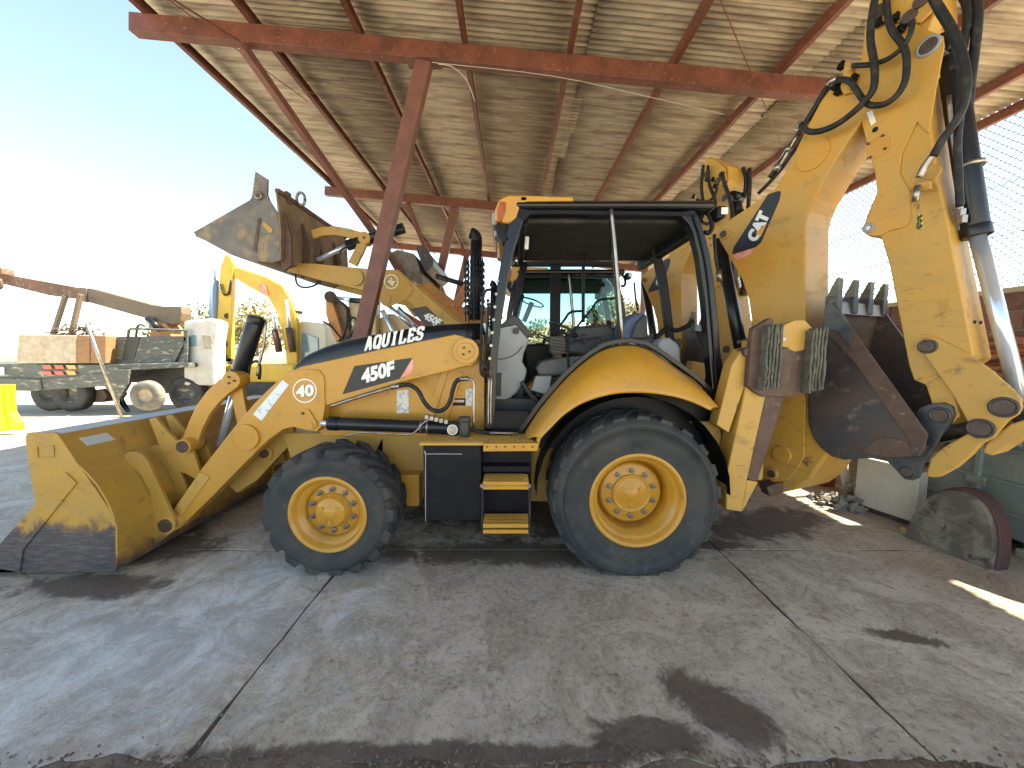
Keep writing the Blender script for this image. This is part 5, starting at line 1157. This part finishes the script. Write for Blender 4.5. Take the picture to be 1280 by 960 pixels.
# the spare wheel, pale with dust, hung under the bed
a_ = P(181,495,9.9); m = M(); m.lathe(a_, [(.0,.18),(-.02,.22),(-.01,.33),(.03,.40),(.15,.41),(.2,.36),(.2,.2)], axis=(-.1,1,0), n=36); m.build('spare_tyre', mk('dusty_tyre',(.20,.19,.165),.8,col2=(.10,.09,.08),scale=6), tk)
M().lathe(a_, [(.02,.19),(.06,.15),(.06,.001)], axis=(-.1,1,0), n=28).build('spare_rim', tb, tk)
plate('axle_tank', PY(10.7), ((108,488),(128,486),(134,495),(128,503),(112,503),(105,497)), .6, brown_steel, tk, .03)
plate('mud_flap', PY(10.2), ((128,462),(160,462),(160,480),(150,497),(150,515),(158,516),(128,480)), .1, tg, tk, .01)
plate('chassis', PY(11.0), ((100,462),(245,458),(245,492),(190,492),(170,478),(100,482)), .8, dark_plastic, tk, .02)
plate('cab', PY(10.6), ((229,401),(262,398),(272,402),(268,430),(268,482),(229,482)), .45, mk('white_cab_paint',(.62,.60,.55),.4,col2=(.5,.46,.4),scale=3), tk, .06)
plate('cab_window', PY(10.6), ((233,419),(245,419),(246,433),(235,433)), .02, gb, tk, .01, -.012); plate('cab_door_panel', PY(10.6), ((252,419),(262,420),(265,436),(255,436)), .02, tb, tk, .01, -.012)
M().cyl(G(152,521), P(108,404,8.9), .035).build('leaning_pole', steel, tk)
m = M(); rs = random.Random(6)
for k in range(30): x, y = rs.uniform(62,130), rs.uniform(408,419); m.tube([P(x,y,10.6), P(x+rs.uniform(-9,9),y+rs.uniform(-7,5),10.7), P(x+rs.uniform(-14,14),y+rs.uniform(-2,4),10.6)], .02, 5)
m.build('scrap_pile', brown_steel, tk)['kind'] = 'stuff'
# yellow post guard at the very left
yg = thing('traffic_barrier', G(10,545), 'bright lemon yellow flared barrier foot at the left edge of the yard', 'barrier')
Q7 = PY(G(10,540).y); plate('barrier_body', Q7, ((-25,481),(10,481),(11,500),(12,515),(22,530),(22,538),(-25,541)), .12, mk('lemon_paint',(.85,.72,.02),.5), yg, .01); plate('barrier_rib', Q7, ((-2,483),(2,483),(4,515),(10,536),(4,537),(-2,516)), .02, mk('lemon_paint_rib',(.8,.66,.02),.5), yg, .004, -.02)
# distant yard: pale wall, van, sheds
wl = tag(M().bb((-60,24,0),(-9.5,24.3,1.4)).build('yard_wall', mk('pale_plaster',(.62,.58,.50),.9,col2=(.5,.45,.38),scale=2)), 'long low pale plaster wall at the back of the sunlit yard', 'wall')
van = thing('parked_van', (-5.5,17,0), 'white van behind the excavators, seen only between post and hood', 'van')
M().prism([(-7.0,16.2,.4),(-3.2,16.2,.4),(-3.2,16.2,2.1),(-3.5,16.2,2.4),(-6.2,16.2,2.4),(-6.9,16.2,1.6)], (0,2,0)).build('body', mk('white_van_paint',(.78,.77,.74),.35), van, .08)
for x in (-6.2,-4): M().lathe((x,16.15,.36), [(0,.2),(0,.33),(.03,.36),(.22,.36)], n=24).build('wheel', tyre_m, van)
M().prism([(-6.7,16.18,1.6),(-5.9,16.18,1.6),(-5.9,16.18,2.15),(-6.25,16.18,2.15)], (0,.03,0)).build('window', gb, van)
# ---- trees far behind
leafm = mk('dusty_leaf', (.085,.11,.035), .7, col2=(.13,.14,.05), scale=1.2, col3=(.16,.13,.05), scale3=3, rand=.2)
leafm2 = mk('autumn_leaf', (.14,.135,.045), .7, col2=(.20,.14,.05), scale=1.2, rand=.2)
bark = mk('bark', (.12,.09,.06), .9, bump=.5)
def tree(x, y, h, r, label, seed, mat=leafm, n=2600, lf=.09):
    rs = random.Random(seed); t = thing('tree', (x,y,0), label, 'tree', 'trees beyond the yard')
    m = M(); top = Vector((x+rs.uniform(-.3,.3), y, h*.75))
    m.tube([(x,y,0),(x+.1,y,h*.3),top], .11, 8); m.v = m.v
    cl = []
    for k in range(11):
        a = rs.uniform(0,2*PI); e = Vector((x+math.cos(a)*r*rs.uniform(.3,.8), y+math.sin(a)*r*rs.uniform(.3,.8), h*rs.uniform(.45,.92))); cl.append((e, r*rs.uniform(.25,.5)))
        m.tube([(x,y,h*rs.uniform(.25,.45)), (Vector((x,y,h*.45))+e)/2, e], .035, 5)
    m.build('trunk', bark, t)
    m = M()
    for k in range(n):
        e, rr = cl[rs.randrange(len(cl))]; d = Vector((rs.gauss(0,1),rs.gauss(0,1),rs.gauss(0,.8))).normalized()*rr*rs.random()**.4
        c_ = e+d; u = Vector((rs.gauss(0,1),rs.gauss(0,1),rs.gauss(0,1))).normalized(); v = u.orthogonal().normalized(); s_ = lf*rs.uniform(.6,1.5)
        m.add([c_-u*s_, c_+v*s_*.5, c_+u*s_, c_-v*s_*.5], [(0,1,2,3)])
    m.build('crown', mat, t, fix=False)
tree(-18.5,27,4.6,3.0,'pale olive tree at the far left, under the tip of the crane boom',11, leafm2, 3000,.13)
tree(-23,27,4.2,3.0,'bushy tree at the left edge of the photo, left of the olive tree',12, leafm, 3000,.13)
tree(-13.2,30,4.0,2.4,'low green tree showing above the white truck cab',13, leafm, 2400,.13)
tree(5.6,19.5,4.8,2.0,'yellow green tree seen through the cab, beside the second boom',14, leafm2, 5000,.10)
tree(2.2,24,3.4,2.2,'dark green tree seen low through the second cab window',15, leafm, 3500,.12)
tree(-1.2,26,3.2,2.0,'small green tree beyond the exhaust stack',16, leafm, 2600,.12)
bs = tag(M().bb((-4,22,0),(13,22.3,2.3)).build('boundary_wall', mk('block_wall',(.34,.28,.22),.9,col2=(.26,.2,.15),scale=3)), 'brown block boundary wall behind the second machine', 'wall')
# ================================================================== RIGHT SIDE
WX = 5.25
bw = thing('brick_wall', (WX,6,0), 'brown brick wall along the right side with wire mesh fence above it', 'wall')
wm = mk('brown_brick', (.26,.13,.095), .85, col2=(.19,.09,.07), scale=6, rand=.22, bump=.3)
M().bb((WX+.015,1.2,0),(WX+.16,17.5,2.3)).build('mortar_core', mk('mortar',(.32,.27,.22),.9,bump=.3), bw)
bf = None; k = 0; rs = random.Random(9)
for r in range(9):
    for c_ in range(17):
        yy = 2.3+c_*.39+(.195 if r % 2 else 0); zz = .52+r*.2+.09
        if bf is None:
            m = M().bb((WX-.004,yy-.187,zz-.092),(WX+.12,yy+.187,zz+.092)); bf = m.build('brick', wm, bw, .005); f_loc = Vector((WX,yy,zz))
            # recentre
            for v in bf.data.vertices: v.co -= (f_loc-bw.location)
            bf.location = f_loc-bw.location; o = bf
        else: o = share(bf, 'brick', bw, Vector((WX+rs.uniform(-.006,.004),yy,zz))-bw.location)
M().bb((WX-.03,1.2,2.3),(WX+.19,17.5,2.36)).build('coping', mk('coping_concrete',(.5,.42,.3),.8), bw, .01)
# wire mesh on tubes above the wall
fn = thing('mesh_fence', (6.8,6,0), 'tall galvanised chain link fence behind the brick wall on the right', 'fence')
m = M(); gy0, gy1, gz0, gz1 = 1.0, 19.4, 1.2, 5.9; sp_ = .105; FX = 6.8
def wire(ax, y0, z0, y1, z1, r=.005):
    d = Vector((0,y1-y0,z1-z0)).normalized(); n_ = Vector((0,-d.z,d.y)); a, b = Vector((FX+ax,y0,z0)), Vector((FX+ax,y1,z1)); vs = []
    for p in (a,b): vs += [p+n_*r, p+Vector((r,0,0))-n_*r*.5, p-Vector((r,0,0))-n_*r*.5]
    m.add(vs, [(0,1,4,3),(1,2,5,4),(2,0,3,5)])
H_ = gz1-gz0; k = gy0-H_
while k < gy1:
    a0, a1 = k, k+H_; z0_, z1_ = gz0, gz1
    if a0 < gy0: z0_ += gy0-a0; a0 = gy0
    if a1 > gy1: z1_ -= a1-gy1; a1 = gy1
    wire(0, a0, z0_, a1, z1_); wire(.004, gy0+gy1-a0, z0_, gy0+gy1-a1, z1_)
    k += sp_
wm_ = mk('galvanised_wire', (.035,.045,.05), .5, .6); o = m.build('chain_link', wm_, fn, fix=False); o['kind'] = 'stuff'
for yy in (1.2, 4.9, 9.6, 14.3): M().cyl((FX+.04,yy,0),(FX+.04,yy,6.0), .028, n=12).build('fence_post', steel, fn)
for zz in (3.3, 4.0, 5.2): M().cyl((FX+.03,1.0,zz),(FX+.03,17.4,zz+.02), .005, n=6).build('line_wire', wm_, fn)
# blue green steel tank lying along the wall
tn = thing('steel_container', (4.25,3.0,0), 'blue green ribbed steel container along the right side behind the hoe bucket', 'container')
teal = mk('faded_teal_paint', (.17,.215,.215), .5, col2=(.25,.28,.26), scale=3, col3=(.12,.09,.07), scale3=6, lo3=.62, hi3=.72, bump=.06)
M().bb((4.22,1.6,.10),(5.1,4.15,1.02)).build('body', teal, tn, .03)
for z in (.30,.56,.84): M().bb((4.195,1.62,z),(4.221,4.13,z+.028)).build('seam_rib', teal, tn, .008)
for yy in (1.9,2.35,2.8,3.25,3.7,4.05): M().bb((4.185,yy,.105),(4.222,yy+.05,1.0)).build('rib', teal, tn, .01)
for yy, zz in ((3.0,.90),(2.55,.86),(3.2,.5)): M().bb((4.17,yy,zz),(4.2,yy+.14,zz+.07)).build('bracket', teal, tn, .008)
for yy in (1.8,3.9): M().bb((4.25,yy,0),(5.0,yy+.15,.10)).build('skid', dark_steel, tn, .01)
M().bb((4.15,2.55,.0),(4.5,2.95,.07)).build('stone_block', mk('rough_stone',(.32,.29,.25),.9,bump=.6), tn, .015)
# white panel box
wb = thing('storage_cabinet', (3.8,3.7,0), 'plain off white cabinet on a low dark base under the hoe bucket', 'cabinet')
a_, b_ = G(1067,634), G(1134,657); a_.z = .05; b_.z = .05; tp = P(1070,570,a_.y).z; dv = (b_-a_); nv = Vector((-dv.y,dv.x,0)).normalized(); nv = nv if nv.x > 0 else -nv
b_ = a_+dv*1.12
M().prism([a_,b_,b_+Vector((0,0,tp-.05)),a_+Vector((0,0,tp-.05))], nv*.14).build('cabinet_shell', mk('off_white_enamel',(.62,.58,.50),.45,col2=(.54,.5,.43),scale=4), wb, .008)
M().prism([a_+nv*.02-Vector((0,0,.05)),b_+nv*.02-Vector((0,0,.05)),b_+nv*.02,a_+nv*.02], nv*.1).build('base', dark_steel, wb)
# half disc: worn cutter plate
hd = thing('half_disc', G(1185,700), 'dirty half round steel plate with a raised rim leaning by the container', 'steel plate')
a_, b_ = G(1131,671), G(1236,713); ctr = (a_+b_)/2; hv = (b_-a_)/2; mt = mk('caked_mud', (.12,.10,.085), .9, col2=(.22,.19,.15), scale=6, lo=.45, hi=.6, col3=(.05,.045,.045), scale3=9, lo3=.55, hi3=.65, bump=.9, bscale=14)
nv = Vector((-hv.y,hv.x,0)).normalized(); nv = nv if nv.x > 0 else -nv; R_h = hv.length
arc = [ctr+hv*1.0*math.cos(PI*k/20)+Vector((0,0,.52*math.sin(PI*k/20)**.85+.0))+nv*.12*math.sin(PI*k/20) for k in range(21)]
M().prism(arc, nv*.05).build('plate', mt, hd, .006)
m = M(); rr_ = [p for p in arc]
vs = []
for p in arc: o2 = (p-ctr).normalized(); vs += [p-o2*.01+nv*.052, p+o2*.018+nv*.052, p+o2*.018+nv*.17, p-o2*.01+nv*.17]
m.add(vs, [(i*4+j, i*4+(j+1)%4, (i+1)*4+(j+1)%4, (i+1)*4+j) for i in range(20) for j in range(4)]); m.build('rim', mk('rusted_rim',(.12,.05,.045),.6,col2=(.06,.05,.06),scale=8), hd, .004)
for k, f in enumerate((.25,.4,.55)): M().beam(ctr-hv*.9+Vector((0,0,f*.5))-nv*.01+nv*.12*f, ctr+hv*.85+Vector((0,0,f*.5-.05))-nv*.01+nv*.12*f, .02, .02).build('weld_ridge', mt, hd)
M().box(G(1133,668)+Vector((0,0,.03)), (.06,.06,.06)).build('wood_chock', mk('pale_wood',(.4,.3,.16),.8), hd, .005)
# small junk under the bucket
jk = thing('scrap_heap', G(1045,632), 'grey pipe stub, red post and crumpled rags heaped beside the white cabinet', 'scrap')
M().cyl(G(1062,622), P(1053,572,G(1062,622).y), .045).build('pipe', mk('pale_pipe',(.5,.48,.45),.5), jk)
M().box(P(1030,600,4.6), (.16,.16,.5)).build('red_stand', mk('dull_red',(.3,.05,.04),.6), jk, .01)
m = M(); rs = random.Random(12); g0 = G(1047,632)
for k in range(60):
    c_ = g0+Vector((rs.gauss(0,.11), rs.gauss(0,.1), abs(rs.gauss(.05,.05)))); q = Matrix.Rotation(rs.uniform(0,6),3,'X') @ Matrix.Rotation(rs.uniform(0,6),3,'Z'); m.box(c_, (rs.uniform(.04,.12),rs.uniform(.03,.09),rs.uniform(.01,.03)), q)
m.build('rags', mk('dirty_rag',(.16,.15,.14),.9,col2=(.3,.27,.24),scale=8), jk, .004)['kind'] = 'stuff'
# hoses and dark clutter on the container
hs_ = thing('hose_coil', (4.6,2.9,1.02), 'orange and red hose coils heaped on the container by the brick wall', 'hose')
om = mk('orange_hose', (.55,.15,.07), .6, col2=(.45,.2,.12), scale=7)
for k in range(9):
    c0 = Vector((4.75+.01*k, 3.0+.04*k, 1.50+.075*(k%5))); M().tube([c0+Vector((.26*math.cos(t_), .55*math.sin(t_)*1.0, .05*math.sin(2*t_+k))) for t_ in [2*PI*j/16 for j in range(17)]], .022, 7, sub=2).build('coil', om, hs_)
tyj = thing('stacked_tyre', (4.7,2.95,1.03), 'dark worn tyre pair lying on the container under the orange hose', 'tyre')
for k in range(2): M().lathe((4.7,2.95,1.04+k*.22), [(0,.25),(0,.38),(.05,.44),(.16,.44),(.21,.38),(.21,.25),(0,.25)], axis=(0,0,1), n=32).build('tyre', tyre_m, tyj)
